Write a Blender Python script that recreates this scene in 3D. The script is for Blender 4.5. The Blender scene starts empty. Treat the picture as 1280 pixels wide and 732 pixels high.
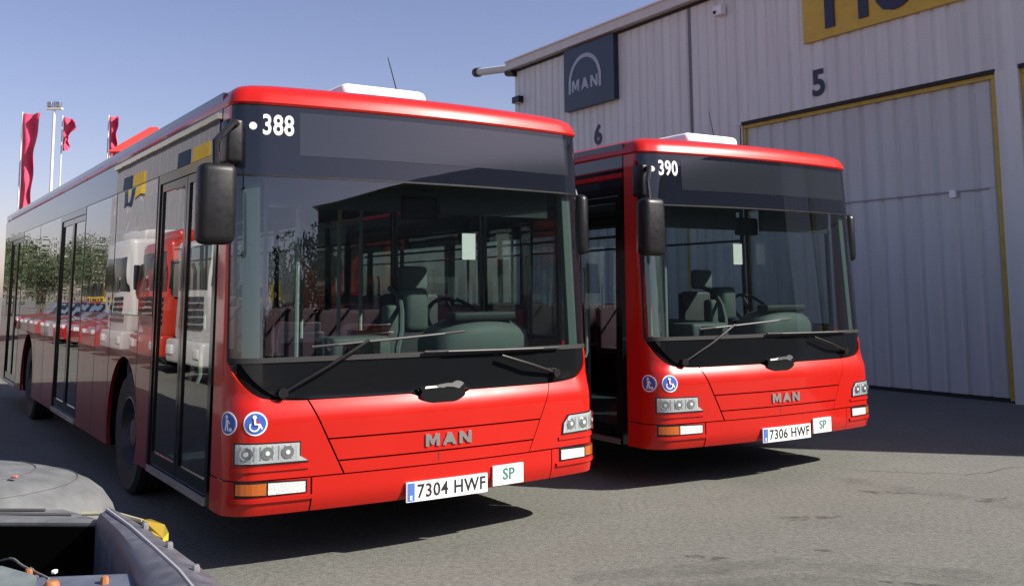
import bpy, bmesh, math, random
from mathutils import Vector, Matrix, Euler
R = math.radians
scene = bpy.context.scene
COL = scene.collection
random.seed(7)

# ------------------------------------------------------------------ camera
CAM_H = 1.5914
PITCH, ROLL = 0.1124, -0.0072
cam_data = bpy.data.cameras.new("camera")
cam = bpy.data.objects.new("camera", cam_data); COL.objects.link(cam)
cam_data.sensor_width = 36.0
cam_data.lens = 36.0 * 1218.6 / 1280.0
cam_data.shift_y = -(366 - 226.5) / 1280.0
cam_data.clip_start = 0.05; cam_data.clip_end = 3000
cp, sp = math.cos(PITCH), math.sin(PITCH)
Rv, Fv, Uv = Vector((1, 0, 0)), Vector((0, cp, sp)), Vector((0, -sp, cp))
cr, sr = math.cos(ROLL), math.sin(ROLL)
right = cr * Rv + sr * Uv; up = -sr * Rv + cr * Uv
cam.matrix_world = Matrix(((right.x, up.x, -Fv.x, 0), (right.y, up.y, -Fv.y, 0), (right.z, up.z, -Fv.z, CAM_H), (0, 0, 0, 1)))
scene.camera = cam

# ------------------------------------------------------------------ light
SUN_DIR = Vector((1.232, -0.328, 1.0)).normalized()       # towards the sun
elev = math.asin(SUN_DIR.z); az = math.atan2(SUN_DIR.x, SUN_DIR.y)
world = bpy.data.worlds.new("World"); scene.world = world; world.use_nodes = True
wn = world.node_tree.nodes; wl = world.node_tree.links; wn.clear()
wo = wn.new('ShaderNodeOutputWorld'); bg = wn.new('ShaderNodeBackground'); sky = wn.new('ShaderNodeTexSky')
sky.sky_type = 'NISHITA'; sky.sun_disc = False; sky.sun_elevation = elev; sky.sun_rotation = az
sky.air_density = 1.0; sky.dust_density = 1.0; sky.ozone_density = 4.0; sky.altitude = 0
bg.inputs['Strength'].default_value = 0.072
tint = wn.new('ShaderNodeMix'); tint.data_type = 'RGBA'; tint.blend_type = 'MULTIPLY'; tint.inputs[0].default_value = 1
tint.inputs[7].default_value = (1.30, .98, 1.0, 1)     # lavender cast of the photographed sky
wl.new(sky.outputs[0], tint.inputs[6]); wl.new(tint.outputs[2], bg.inputs['Color']); wl.new(bg.outputs[0], wo.inputs['Surface'])
sd = bpy.data.lights.new("sun", 'SUN'); sd.energy = 4.7; sd.angle = R(0.55); sd.color = (1.0, 0.94, 0.86)
sun = bpy.data.objects.new("sun", sd); COL.objects.link(sun)
sun.rotation_euler = SUN_DIR.to_track_quat('Z', 'Y').to_euler(); sun.location = (20, -20, 30)
vs = scene.view_settings
vs.view_transform = 'Standard'; vs.look = 'None'; vs.gamma = 1; vs.use_curve_mapping = False; vs.exposure = 0.95

# ------------------------------------------------------------------ materials
def srgb(r, g, b):
    f = lambda c: (c / 255 / 12.92) if c / 255 <= .04045 else ((c / 255 + .055) / 1.055) ** 2.4
    return (f(r), f(g), f(b))
MATS = {}
def mat(name, col=(.5, .5, .5), rough=.5, metal=0, coat=0, coat_rough=.03, spec=.5, var=0, vscale=4, bump=0, bscale=60, dust=0, emit=0):
    if name in MATS: return MATS[name]
    m = bpy.data.materials.new(name); m.use_nodes = True
    nt = m.node_tree; n = nt.nodes; l = nt.links
    b = n['Principled BSDF']
    b.inputs['Base Color'].default_value = (*col, 1); b.inputs['Roughness'].default_value = rough
    b.inputs['Metallic'].default_value = metal; b.inputs['Coat Weight'].default_value = coat
    b.inputs['Coat Roughness'].default_value = coat_rough; b.inputs['Specular IOR Level'].default_value = spec
    tc = n.new('ShaderNodeTexCoord')
    if var or dust:
        nz = n.new('ShaderNodeTexNoise'); nz.inputs['Scale'].default_value = vscale; nz.inputs['Detail'].default_value = 6
        l.new(tc.outputs['Object'], nz.inputs['Vector'])
        mr = n.new('ShaderNodeMapRange'); mr.inputs[1].default_value = .3; mr.inputs[2].default_value = .7
        mr.inputs[3].default_value = 1 - var; mr.inputs[4].default_value = 1 + var
        l.new(nz.outputs['Fac'], mr.inputs[0])
        mx = n.new('ShaderNodeVectorMath'); mx.operation = 'SCALE'; mx.inputs[0].default_value = col
        l.new(mr.outputs[0], mx.inputs['Scale']); l.new(mx.outputs[0], b.inputs['Base Color'])
        rr = n.new('ShaderNodeMapRange'); rr.inputs[1].default_value = .3; rr.inputs[2].default_value = .7
        rr.inputs[3].default_value = max(0, rough - .05 - dust); rr.inputs[4].default_value = min(1, rough + .06 + dust)
        l.new(nz.outputs['Fac'], rr.inputs[0]); l.new(rr.outputs[0], b.inputs['Roughness'])
    if bump:
        nb = n.new('ShaderNodeTexNoise'); nb.inputs['Scale'].default_value = bscale; nb.inputs['Detail'].default_value = 4
        l.new(tc.outputs['Object'], nb.inputs['Vector'])
        bp = n.new('ShaderNodeBump'); bp.inputs['Strength'].default_value = bump; bp.inputs['Distance'].default_value = .01
        l.new(nb.outputs['Fac'], bp.inputs['Height']); l.new(bp.outputs[0], b.inputs['Normal'])
    if emit:
        b.inputs['Emission Color'].default_value = (*col, 1); b.inputs['Emission Strength'].default_value = emit
    MATS[name] = m
    return m
def glass(name, tint, ior=1.55, rough=0.0, gcol=(1, 1, 1), wav=0):
    if name in MATS: return MATS[name]
    m = bpy.data.materials.new(name); m.use_nodes = True
    nt = m.node_tree; n = nt.nodes; l = nt.links; n.clear()
    o = n.new('ShaderNodeOutputMaterial'); mx = n.new('ShaderNodeMixShader')
    t = n.new('ShaderNodeBsdfTransparent'); t.inputs[0].default_value = (*tint, 1)
    g = n.new('ShaderNodeBsdfGlossy'); g.inputs['Roughness'].default_value = rough; g.inputs['Color'].default_value = (*gcol, 1)
    f0 = ((ior - 1) / (ior + 1)) ** 2
    lw = n.new('ShaderNodeLayerWeight'); lw.inputs['Blend'].default_value = .5
    pw = n.new('ShaderNodeMath'); pw.operation = 'POWER'; pw.inputs[1].default_value = 4.2; l.new(lw.outputs['Facing'], pw.inputs[0])
    f = n.new('ShaderNodeMath'); f.operation = 'MULTIPLY_ADD'; f.inputs[1].default_value = 1 - f0; f.inputs[2].default_value = f0; l.new(pw.outputs[0], f.inputs[0])
    if wav:
        tc = n.new('ShaderNodeTexCoord'); nb = n.new('ShaderNodeTexNoise'); nb.inputs['Scale'].default_value = 1.6; nb.inputs['Detail'].default_value = 1
        l.new(tc.outputs['Object'], nb.inputs['Vector'])
        bp = n.new('ShaderNodeBump'); bp.inputs['Strength'].default_value = wav; bp.inputs['Distance'].default_value = .02
        l.new(nb.outputs['Fac'], bp.inputs['Height']); l.new(bp.outputs[0], g.inputs['Normal'])
    l.new(f.outputs[0], mx.inputs[0]); l.new(t.outputs[0], mx.inputs[1]); l.new(g.outputs[0], mx.inputs[2])
    l.new(mx.outputs[0], o.inputs['Surface'])
    MATS[name] = m
    return m

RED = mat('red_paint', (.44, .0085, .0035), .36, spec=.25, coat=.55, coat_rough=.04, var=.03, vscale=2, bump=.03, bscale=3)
REDD = mat('red_paint_shaded', (.20, .004, .004), .35, spec=.2, coat=.85, coat_rough=.01, var=.05, vscale=2, bump=.05, bscale=2.2)  # bus red darkened for the shaded sides; shade is in the base colour
BLK = mat('black_gloss', (.006, .007, .008), .12, spec=.35)
BLKS = mat('black_band', (.008, .010, .016), .0, spec=.65, bump=.02, bscale=1.5)
RUB = mat('black_rubber', (.012, .012, .013), .7, var=.2, vscale=20)
PLAS = mat('black_plastic', (.007, .007, .008), .42, spec=.35, var=.1, vscale=30)
UND = mat('underbody', (.006, .006, .006), .9, spec=.05)
CHR = mat('chrome', (.8, .8, .8), .18, metal=1)
ALU = mat('aluminium', (.5, .5, .5), .35, metal=1, var=.1)
WHT = mat('white_paint', (.8, .8, .8), .45, var=.03)
LETW = mat('white_letter', (.8, .8, .78), .5)
INTG = mat('interior_grey_green', (.13, .155, .148), .6, var=.05)
INTD = mat('interior_dark', (.035, .04, .042), .6, var=.1)
INTC = mat('interior_ceiling', (.12, .13, .135), .7, var=.05)
FLOORM = mat('interior_floor', (.04, .045, .05), .7, var=.2, vscale=30)
SEATM = mat('seat_fabric', (.05, .02, .03), .9, var=.3, vscale=40)
SEATB = mat('seat_shell', (.10, .11, .12), .5)
PAPER = mat('paper', (.8, .82, .8), .8)
WS = glass('windscreen_glass', (.70, .76, .745), 1.75, wav=.06)
SIDEG = glass('side_glass', (.46, .54, .55), 1.85, wav=.10)
DRG = glass('cab_side_glass', (.80, .86, .86), 1.6, wav=.05)
SIDEC = glass('door_glass', (.48, .56, .55), 1.8, wav=.08)
LENSG = glass('lamp_lens', (.93, .95, .95), 1.45)
ORANGE = mat('amber_lens', (.40, .09, .008), .2, coat=1)
BLUE = mat('blue_disc', (.03, .10, .42), .5)
BLUES = mat('plate_blue', (.06, .15, .42), .5)
GREENS = mat('plate_green', (.04, .17, .12), .5)
DISP = mat('display_face', (.016, .019, .025), .10, spec=.9)

# ------------------------------------------------------------------ helpers
def link(o, parent=None):
    COL.objects.link(o)
    if parent is not None: o.parent = parent
    return o
def tag(o, label=None, cat=None, group=None, kind=None):
    if label: o['label'] = label
    if cat: o['category'] = cat
    if group: o['group'] = group
    if kind: o['kind'] = kind
    return o
def empty(name, loc=(0, 0, 0), rz=0, parent=None):
    o = bpy.data.objects.new(name, None); o.location = loc; o.rotation_euler = (0, 0, rz); o.empty_display_size = .3
    return link(o, parent)
class MB:
    """collects shapes into one mesh"""
    def __init__(s): s.v = []; s.f = []; s.m = []; s.mats = []; s.sm = []
    def mi(s, m):
        if m not in s.mats: s.mats.append(m)
        return s.mats.index(m)
    def add(s, vs, fs, m, smooth=False):
        b = len(s.v); s.v += [tuple(v) for v in vs]; k = s.mi(m)
        for f in fs: s.f.append(tuple(b + i for i in f)); s.m.append(k); s.sm.append(smooth)
        return s
    def box(s, x0, x1, y0, y1, z0, z1, m, bev=0):
        if bev <= 0:
            vs = [(x, y, z) for z in (z0, z1) for y in (y0, y1) for x in (x0, x1)]
            return s.add(vs, [(0, 2, 3, 1), (4, 5, 7, 6), (0, 1, 5, 4), (2, 6, 7, 3), (0, 4, 6, 2), (1, 3, 7, 5)], m)
        bm = bmesh.new(); bmesh.ops.create_cube(bm, size=1)
        bmesh.ops.scale(bm, vec=(x1 - x0, y1 - y0, z1 - z0), verts=bm.verts)
        bmesh.ops.translate(bm, vec=((x0 + x1) / 2, (y0 + y1) / 2, (z0 + z1) / 2), verts=bm.verts)
        bmesh.ops.bevel(bm, geom=bm.edges[:], offset=bev, segments=3, profile=.5, affect='EDGES')
        return s.frombm(bm, m, True)
    def frombm(s, bm, m, smooth=False, xf=None):
        bm.verts.ensure_lookup_table(); bm.verts.index_update()
        vs = [(xf @ v.co if xf else v.co) for v in bm.verts]; fs = [[v.index for v in f.verts] for f in bm.faces]
        bm.free(); return s.add(vs, fs, m, smooth)
    def tube(s, pts, r, m, n=10, caps=True, r2=None):
        pts = [Vector(p) for p in pts]; vs = []; fs = []; N = len(pts)
        prev = None
        for i, p in enumerate(pts):
            d = (pts[min(i + 1, N - 1)] - pts[max(i - 1, 0)]).normalized()
            if prev is None:
                a = Vector((0, 0, 1)) if abs(d.z) < .9 else Vector((1, 0, 0)); e1 = d.cross(a).normalized()
            else:
                e1 = (prev - d * prev.dot(d)).normalized()
            prev = e1; e2 = d.cross(e1)
            rr = r if r2 is None else r + (r2 - r) * i / (N - 1)
            for k in range(n):
                a = 2 * math.pi * k / n; vs.append(p + rr * (math.cos(a) * e1 + math.sin(a) * e2))
        for i in range(N - 1):
            for k in range(n):
                k2 = (k + 1) % n; fs.append((i * n + k, i * n + k2, (i + 1) * n + k2, (i + 1) * n + k))
        if caps: fs.append(tuple(range(n - 1, -1, -1))); fs.append(tuple((N - 1) * n + k for k in range(n)))
        return s.add(vs, fs, m, True)
    def lathe(s, prof, m, n=40, xf=None):
        """prof: (radius, axial) ; axis = local X"""
        vs = []; fs = []; P = len(prof)
        for k in range(n):
            a = 2 * math.pi * k / n
            for r, h in prof:
                v = Vector((h, r * math.cos(a), r * math.sin(a))); vs.append(xf @ v if xf else v)
        for k in range(n):
            for i in range(P - 1):
                k2 = (k + 1) % n; fs.append((k * P + i, k * P + i + 1, k2 * P + i + 1, k2 * P + i))
        return s.add(vs, fs, m, True)
    def build(s, name, parent=None, loc=None, rz=None, auto=True):
        me = bpy.data.meshes.new(name); me.from_pydata(s.v, [], s.f)
        for m in s.mats: me.materials.append(m)
        me.polygons.foreach_set('material_index', s.m); me.polygons.foreach_set('use_smooth', s.sm)
        me.update()
        if auto and any(s.sm):
            bm = bmesh.new(); bm.from_mesh(me)
            for e in bm.edges:
                if len(e.link_faces) == 2 and e.calc_face_angle(0) > R(38): e.smooth = False
            bm.to_mesh(me); bm.free()
        o = bpy.data.objects.new(name, me)
        if loc: o.location = loc
        if rz is not None: o.rotation_euler = (0, 0, rz)
        return link(o, parent)
def text_mesh(txt, size, bold=0.0, extrude=.002, xs=1.0, align='CENTER', spacing=1.0):
    """verts, faces of lettering in the XY plane, thickness along Z"""
    c = bpy.data.curves.new('t', 'FONT'); c.body = txt; c.size = size; c.offset = bold; c.extrude = extrude
    c.align_x = align; c.align_y = 'CENTER'; c.resolution_u = 3; c.space_character = spacing
    o = bpy.data.objects.new('t', c); COL.objects.link(o)
    dg = bpy.context.evaluated_depsgraph_get(); me = o.evaluated_get(dg).to_mesh()
    vs = [Vector((v.co.x * xs, v.co.y, v.co.z)) for v in me.vertices]; fs = [tuple(p.vertices) for p in me.polygons]
    o.evaluated_get(dg).to_mesh_clear(); bpy.data.objects.remove(o); bpy.data.curves.remove(c)
    return vs, fs
def prism(poly, d0, d1, m, mb, fn, smooth=False, cut=0):
    """poly in 2D, extruded d0..d1, mapped by fn(a,b,d)"""
    bm = bmesh.new(); vs = [bm.verts.new((a, b, d0)) for a, b in poly]
    f = bm.faces.new(vs)
    if cut:
        lo, hi = min(p[0] for p in poly), max(p[0] for p in poly); k = 1
        while lo + k * cut < hi - .004:
            bmesh.ops.bisect_plane(bm, geom=bm.verts[:] + bm.edges[:] + bm.faces[:], plane_co=(lo + k * cut, 0, 0), plane_no=(1, 0, 0)); k += 1
    r = bmesh.ops.extrude_face_region(bm, geom=bm.faces[:])
    for v in r['geom']:
        if isinstance(v, bmesh.types.BMVert): v.co.z = d1
    big = [f for f in bm.faces if len(f.verts) > 4]
    if big: bmesh.ops.triangulate(bm, faces=big)
    bmesh.ops.recalc_face_normals(bm, faces=bm.faces)
    bm.verts.index_update()
    V = [fn(*v.co) for v in bm.verts]; F = [[v.index for v in f.verts] for f in bm.faces]; bm.free()
    mb.add(V, F, m, smooth)
    return mb

# ------------------------------------------------------------------ bus geometry (local: front at y=0, body runs to +y, door side x<0)
LEN = 12.0
ZB, ZR = .33, 2.74
def Wz(z): return 1.33 - .035 * max(0, min(1, (z - ZB) / 2.5))
def yoff(z):
    o = 0
    if z > 1.05: o += .062 * (z - 1.05)
    if z > .84: o += .052 * min(1, ((z - .84) / .14)) ** 2
    if z < .44: o += .03 * ((.44 - z) / .11) ** 2
    return o
SAG, RC = .11, .20
def plan(u, z):
    W = Wz(z); s = -1 if u < 0 else 1; a = abs(u)
    phi = math.atan(2 * SAG * (W - .18) / W ** 2)
    x1 = W - RC * (1 - math.sin(phi))
    if a <= x1: return s * a, SAG * (a / W) ** 2
    y1 = SAG * (x1 / W) ** 2
    cx, cy = x1 - RC * math.sin(phi), y1 + RC * math.cos(phi)
    th = phi + (a - x1) / RC
    if th <= math.pi / 2: return s * (cx + RC * math.sin(th)), cy - RC * math.cos(th)
    return s * W, cy + RC * (th - math.pi / 2)
def F(u, z, off=0):
    x, y = plan(u, z); e = .004
    xa, ya = plan(u - e, z); xb, yb = plan(u + e, z)
    t = Vector((xb - xa, yb - ya)).normalized(); nx, ny = t.y, -t.x
    # body corner, blended rake so the door post stays upright
    k = 1 if abs(u) < 1.2 else max(0, 1 - (abs(u) - 1.2) / .42)
    y += yoff(z) * k
    return Vector((x + nx * off, y + ny * off, z))
def patch(mb, u0, u1, zlo, zhi, m, off=0, th=.012, nu=None, nv=None, smooth=True, pf=F):
    lo = zlo if callable(zlo) else (lambda u: zlo); hi = zhi if callable(zhi) else (lambda u: zhi)
    a0 = u0 if callable(u0) else (lambda z: u0); a1 = u1 if callable(u1) else (lambda z: u1)
    um0, um1 = a0(0.7), a1(0.7)
    nu = nu or max(2, int(abs(um1 - um0) / .035) + 1); 
    zm = hi((um0 + um1) / 2) - lo((um0 + um1) / 2)
    nv = nv or max(1, int(zm / .05) + 1)
    vs = []; fs = []
    for layer, o in ((0, off), (1, off - th)):
        for j in range(nv + 1):
            t = j / nv
            for i in range(nu + 1):
                s = i / nu
                u = um0 + (um1 - um0) * s
                z = lo(u) + (hi(u) - lo(u)) * t
                if callable(u0) or callable(u1): u = a0(z) + (a1(z) - a0(z)) * s
                vs.append(pf(u, z, o))
    n = (nu + 1) * (nv + 1); I = lambda l, j, i: l * n + j * (nu + 1) + i
    for j in range(nv):
        for i in range(nu):
            fs.append((I(0, j, i), I(0, j, i + 1), I(0, j + 1, i + 1), I(0, j + 1, i)))
            fs.append((I(1, j, i), I(1, j + 1, i), I(1, j + 1, i + 1), I(1, j, i + 1)))
    for i in range(nu):
        fs.append((I(0, 0, i), I(1, 0, i), I(1, 0, i + 1), I(0, 0, i + 1)))
        fs.append((I(0, nv, i), I(0, nv, i + 1), I(1, nv, i + 1), I(1, nv, i)))
    for j in range(nv):
        fs.append((I(0, j, 0), I(0, j + 1, 0), I(1, j + 1, 0), I(1, j, 0)))
        fs.append((I(0, j, nu), I(1, j, nu), I(1, j + 1, nu), I(0, j + 1, nu)))
    mb.add(vs, fs, m, smooth)
    return mb
def sheet(mb, u0, u1, z0, z1, m, off, nu=12, nv=8, pf=F):
    vs = []; fs = []
    for j in range(nv + 1):
        for i in range(nu + 1):
            vs.append(pf(u0 + (u1 - u0) * i / nu, z0 + (z1 - z0) * j / nv, off))
    for j in range(nv):
        for i in range(nu):
            a = j * (nu + 1) + i; fs.append((a, a + 1, a + nu + 2, a + nu + 1))
    return mb.add(vs, fs, m, True)
def ftext(mb, txt, u, z, size, m, off=.003, bold=0, xs=1, ext=.002, pf=F, spacing=1.0, fsx=1):
    vs, fs = text_mesh(txt, size, bold, ext, xs, spacing=spacing)
    return mb.add([pf(u + v.x * fsx, z + v.y, off + v.z) for v in vs], fs, m)
def fpoly(mb, poly, m, off, th=.002, pf=F):
    return prism(poly, off - th, off, m, mb, lambda a, b, d: pf(a, b, d), cut=.03)
BLOCK = {'M': (1.0, [(0, 0), (.24, 0), (.24, .62), (.42, .12), (.58, .12), (.76, .62), (.76, 0), (1, 0), (1, 1), (.68, 1), (.5, .48), (.32, 1), (0, 1)]),
         'A': (1.0, [(0, 0), (.25, 0), (.31, .19), (.69, .19), (.75, 0), (1, 0), (.64, 1), (.36, 1)]),
         'N': (.92, [(0, 0), (.24, 0), (.24, .60), (.66, 0), (.92, 0), (.92, 1), (.68, 1), (.68, .40), (.26, 1), (0, 1)])}
def block_word(mb, word, u, z, h, w, gap, m, off, th, fn):
    tot = sum(BLOCK[c][0] * w for c in word) + gap * (len(word) - 1); x = u - tot / 2
    for c in word:
        prism([(x + a * w, z + b * h) for a, b in BLOCK[c][1]], off - th, off, m, mb, fn); x += BLOCK[c][0] * w + gap
def disc(cu, cz, r, n=28): return [(cu + r * math.cos(2 * math.pi * k / n), cz + r * math.sin(2 * math.pi * k / n)) for k in range(n)]

def band_lo(u):       # upper edge of the red nose = lower edge of the black band
    a = abs(u)
    z = .962 if a < .75 else .962 + .02 * ((a - .75) / .3) ** 2
    if a > 1.02: z = .978 + .23 * min(1, ((a - 1.02) / .27)) ** 1.6
    d = a / .17
    if d < 1: z -= .062 * math.cos(d * math.pi / 2) ** .8
    return z
def slant(z, s):      # cut lines of the service flap
    k = (z - .52) / (.98 - .52)
    return s * (.66 + .22 * k)

def S(sgn):           # side mapping: (y, z, off) -> 3D
    return lambda y, z, off: Vector((sgn * (Wz(z) + off), y, z))

def build_bus_shell(bus):
    """parts shared by both buses"""
    # --- red nose
    G = .005
    mb = MB(); patch(mb, -1.3, 1.3, .36, lambda u: band_lo(u) + .02, UND, off=-.02, th=.02, nu=60)
    mb.build('nose_backing', bus)
    nose = MB()
    patch(nose, -1.62, lambda z: slant(z, -1) - G, .53, lambda u: band_lo(u) if abs(u) < 1.27 else 1.20, RED, nu=30, nv=14)
    nose.build('nose_panel', bus); nose = MB()
    patch(nose, lambda z: slant(z, 1) + G, 1.62, .53, lambda u: band_lo(u) if abs(u) < 1.27 else 1.20, RED, nu=30, nv=14)
    nose.build('nose_panel', bus)
    flap = MB()
    for a, b in ((.53, .605 - G), (.605 + G, .735 - G), (.735 + G, None)):
        patch(flap, lambda z: slant(z, -1) + G, lambda z: slant(z, 1) - G, a, band_lo if b is None else b, RED, off=.004, nu=64, nv=3 if b else 9)
    flap.build('service_flap', bus)
    bump = MB()
    patch(bump, -1.62, -.86 - G, ZB, .53 - G * 1.6, RED, off=.002, nu=22, nv=8)
    patch(bump, -.86 + G, .86 - G, ZB, .53 - G * 1.6, RED, off=.004, nu=40, nv=8)
    patch(bump, .86 + G, 1.62, ZB, .53 - G * 1.6, RED, off=.002, nu=22, nv=8)
    bump.build('bumper', bus)
    # --- front corner posts up to the roof
    for s in (-1, 1):
        mb = MB()
        if s < 0: patch(mb, -1.62, -1.37, 1.20, ZR + .02, REDD if 0 else RED, nu=10, nv=24)
        else: patch(mb, 1.40, 1.62, 1.20, ZR + .02, RED, nu=8, nv=24)
        mb.build('corner_post', bus)
    # --- black band under the glass, header and glass
    mb = MB(); patch(mb, -1.37, 1.40, lambda u: max(band_lo(u) + .004, .9), 1.19, BLK, off=-.006, nu=80, nv=5)
    mb.build('black_apron', bus)
    mb = MB()
    n = [(-.17, 1.00), (-.15, .975)] + [(.17 * math.sin(t), .962 - .07 * math.cos(t)) for t in [(-1.3 + 2.6 * k / 14) for k in range(15)]] + [(.15, .975), (.17, 1.0)]
    fpoly(mb, n, BLK, .004, .03, lambda u, z, o: F(u, .93, o) * 1.0 if 0 else FE(u, z, o)); mb.build('emblem_mount', bus)
    mb = MB()
    lion = [(-.13, 1.002), (-.10, 1.012), (-.02, 1.018), (.02, 1.016), (.04, 1.026), (.07, 1.03), (.10, 1.024), (.125, 1.012), (.115, 1.0), (.10, .992), (.085, .98), (.06, .984), (.03, .992), (-.03, .996), (-.06, .990), (-.09, .992), (-.11, .996)]
    fpoly(mb, [(-.135, .99), (-.02, .994), (-.02, 1.006), (-.13, 1.004)], LETW, .010, .004, FE); fpoly(mb, [(a * .8 + .045, b) for a, b in lion if 1], CHR, .011, .006, FE); mb.build('lion_emblem', bus)
    mb = MB(); patch(mb, -1.37, 1.40, 1.19, 2.30, WS, off=0, th=.006, nu=80, nv=22)
    mb.build('windscreen', bus)
    mb = MB()
    sheet(mb, -1.365, 1.395, 1.185, 1.215, RUB, .002, 60, 1)
    sheet(mb, -1.372, -1.352, 1.2, 2.31, RUB, .002, 2, 30); sheet(mb, 1.385, 1.405, 1.2, 2.31, RUB, .002, 2, 30)
    sheet(mb, -1.365, 1.395, 2.292, 2.304, PLAS, .002, 60, 1)
    mb.build('windscreen_seal', bus)
    mb = MB(); patch(mb, -1.37, 1.40, 2.304, ZR - .008, BLKS, off=0, th=.02, nu=80, nv=8)
    mb.build('header_panel', bus)
    mb = MB(); sheet(mb, -.91, 1.17, 2.43, 2.70, DISP, .002, 50, 4); mb.build('destination_display', bus)
    mb = MB(); fpoly(mb, disc(-1.19, 2.60, .024), WHT, .003); mb.build('round_sticker', bus)
    # --- "MAN" lettering
    mb = MB(); block_word(mb, "MAN", .03, .638, .075, .098, .022, CHR, .014, .010, F); mb.build('lettering', bus)
    mb = MB(); sheet(mb, -.045, -.038, .545, .60, RUB, .0046, 1, 1); mb.build('key_slot', bus)
    # --- lamps
    for s in (-1, 1):
        if s < 0: h0, h1, g0, g1, go = -1.31, -.925, -1.30, -.885, -1.12
        else: h0, h1, g0, g1, go = .955, 1.36, .93, 1.36, 1.17
        hp = [(h0, .615), (h1 + (.05 if s < 0 else -.035), .615), (h1, .65), (h1, .735), (h0, .742)] if s < 0 else [(h0 - .0, .612), (h1, .62), (h1, .752), (h0 + .06, .744), (h0 + .01, .69)]
        mb = MB(); fpoly(mb, [(a, b) for a, b in hp], PLAS, .006, .01)
        hl = mb.build('headlight', bus)
        ins = MB(); cu = sum(p[0] for p in hp) / len(hp); cz = .681
        fpoly(ins, [(cu + (a - cu) * .94, cz + (b - cz) * .86) for a, b in hp], mat('lamp_reflector', (.62, .63, .63), .25, metal=.35, bump=.4, bscale=45), .009, .003)
        for k in range(9):
            a_ = h0 + (h1 - h0) * (.12 + .09 * k)
            fpoly(ins, [(a_, .64), (a_ + .006, .64), (a_ + .006, .722), (a_, .722)], mat('flute_grey', (.25, .25, .26), .3), .0105, .0015)
        ins.build('reflector', hl)
        for k in range(3):
            c = h0 + (h1 - h0) * (.2 + .3 * k); b = MB()
            fpoly(b, disc(c, .68, .036, 20), CHR, .014, .004); fpoly(b, disc(c, .68, .027, 18), mat('bulb_shade', (.42, .42, .43), .12, metal=.7), .016, .002)
            fpoly(b, disc(c, .68, .013, 12), WHT, .02, .004); b.build('bulb', hl)
        l = MB(); fpoly(l, [(cu + (a - cu) * .96, cz + (b - cz) * .92) for a, b in hp], LENSG, .026, .002); l.build('lens', hl)
        mb = MB(); fpoly(mb, [(g0, .435), (g1, .44), (g1, .515), (g0, .53)], PLAS, .006, .01); fg = mb.build('fog_lamp', bus)
        wa, wb = (go + .01, g1 - .012) if s < 0 else (g0 + .012, go - .01)
        oa, ob = (g0 + .012, go) if s < 0 else (go, g1 - .01)
        w = MB(); fpoly(w, [(wa, .447), (wb, .447), (wb, .507), (wa, .512)], mat('fog_lens', (.62, .62, .6), .25, coat=1, bump=.6, bscale=90), .012, .006); w.build('lens', fg)
        w = MB(); fpoly(w, [(oa, .452), (ob, .447), (ob, .512), (oa, .512)], ORANGE, .012, .006); w.build('turn_signal', fg)
        # raised lip under the lamp
        lp = MB(); patch(lp, g0 - .02 if s < 0 else g0 - .03, g1 + .03 if s < 0 else g1 + .02, .405, .428, RED, off=.014, th=.015, nu=14, nv=2); lp.build('lamp_lip', bus)
        lp = MB(); patch(lp, h0 - .02 if s < 0 else h0 - .03, h1 + .05 if s < 0 else h1, .578, .598, RED, off=.010, th=.011, nu=14, nv=2); lp.build('lamp_lip', bus)
    # --- round access decals at the door corner
    for cu, kind in ((-1.185, 'wheel'), (-1.36, 'walk')):
        mb = MB(); fpoly(mb, disc(cu, .848, .067), LETW, .003); d = mb.build('access_decal', bus)
        b = MB(); fpoly(b, disc(cu, .848, .058), BLUE, .0045, .001)
        b.build('blue_field', d)
        w = MB()
        fpoly(w, disc(cu - .004, .885, .011, 12), LETW, .006, .001)
        if kind == 'wheel':
            ring = [(cu - .006 + .03 * math.cos(t), .833 + .03 * math.sin(t)) for t in [R(140 + 230 * k / 16) for k in range(17)]]
            ring += [(cu - .006 + .021 * math.cos(t), .833 + .021 * math.sin(t)) for t in [R(370 - 230 * k / 16) for k in range(17)]]
            fpoly(w, ring, LETW, .006, .001)
            fpoly(w, [(cu - .009, .875), (cu + .001, .875), (cu + .003, .85), (cu + .026, .848), (cu + .04, .82), (cu + .032, .816), (cu + .018, .84), (cu - .007, .842)], LETW, .006, .001)
        else:
            fpoly(w, [(cu - .012, .872), (cu + .006, .872), (cu + .022, .85), (cu + .016, .845), (cu + .005, .857), (cu + .012, .806), (cu + .002, .806), (cu - .004, .835), (cu - .012, .806), (cu - .022, .806), (cu - .012, .845)], LETW, .006, .001)
            fpoly(w, disc(cu + .026, .815, .011, 12), LETW, .006, .001)
        w.build('pictogram', d)
    # --- roof
    mb = MB(); us = [(-1.62 + 3.24 * i / 90) for i in range(91)]
    base = [F(u, ZR)[:2] for u in us]
    base += [(1.3, y) for y in (1, 3, 5, 7, 9, 11, 11.7)] + [(1.25, 11.95), (1.1, 12.05), (.5, 12.08), (-.5, 12.08), (-1.1, 12.05), (-1.25, 11.95)] + [(-1.3, y) for y in (11.7, 11, 9, 7, 5, 3, 1)]
    vs = []; rings = [(2.735, -.004), (2.75, -.012), (2.765, -.008), (2.80, .002), (2.835, .022), (2.86, .055), (2.88, .11), (2.895, .2), (2.915, .45), (2.93, .8), (2.935, 1.15)]
    for z, i in rings:
        for x, y in base: vs.append((x * (1 - i / 1.3), 6 + (y - 6) * (1 - i / 6), z))
    n = len(base); fs = []
    for r_ in range(len(rings) - 1):
        for k in range(n): fs.append((r_ * n + k, r_ * n + (k + 1) % n, (r_ + 1) * n + (k + 1) % n, (r_ + 1) * n + k))
    fs.append(tuple((len(rings) - 1) * n + k for k in range(n)))
    mb.add(vs, fs, RED, True); mb.build('roof', bus)
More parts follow.
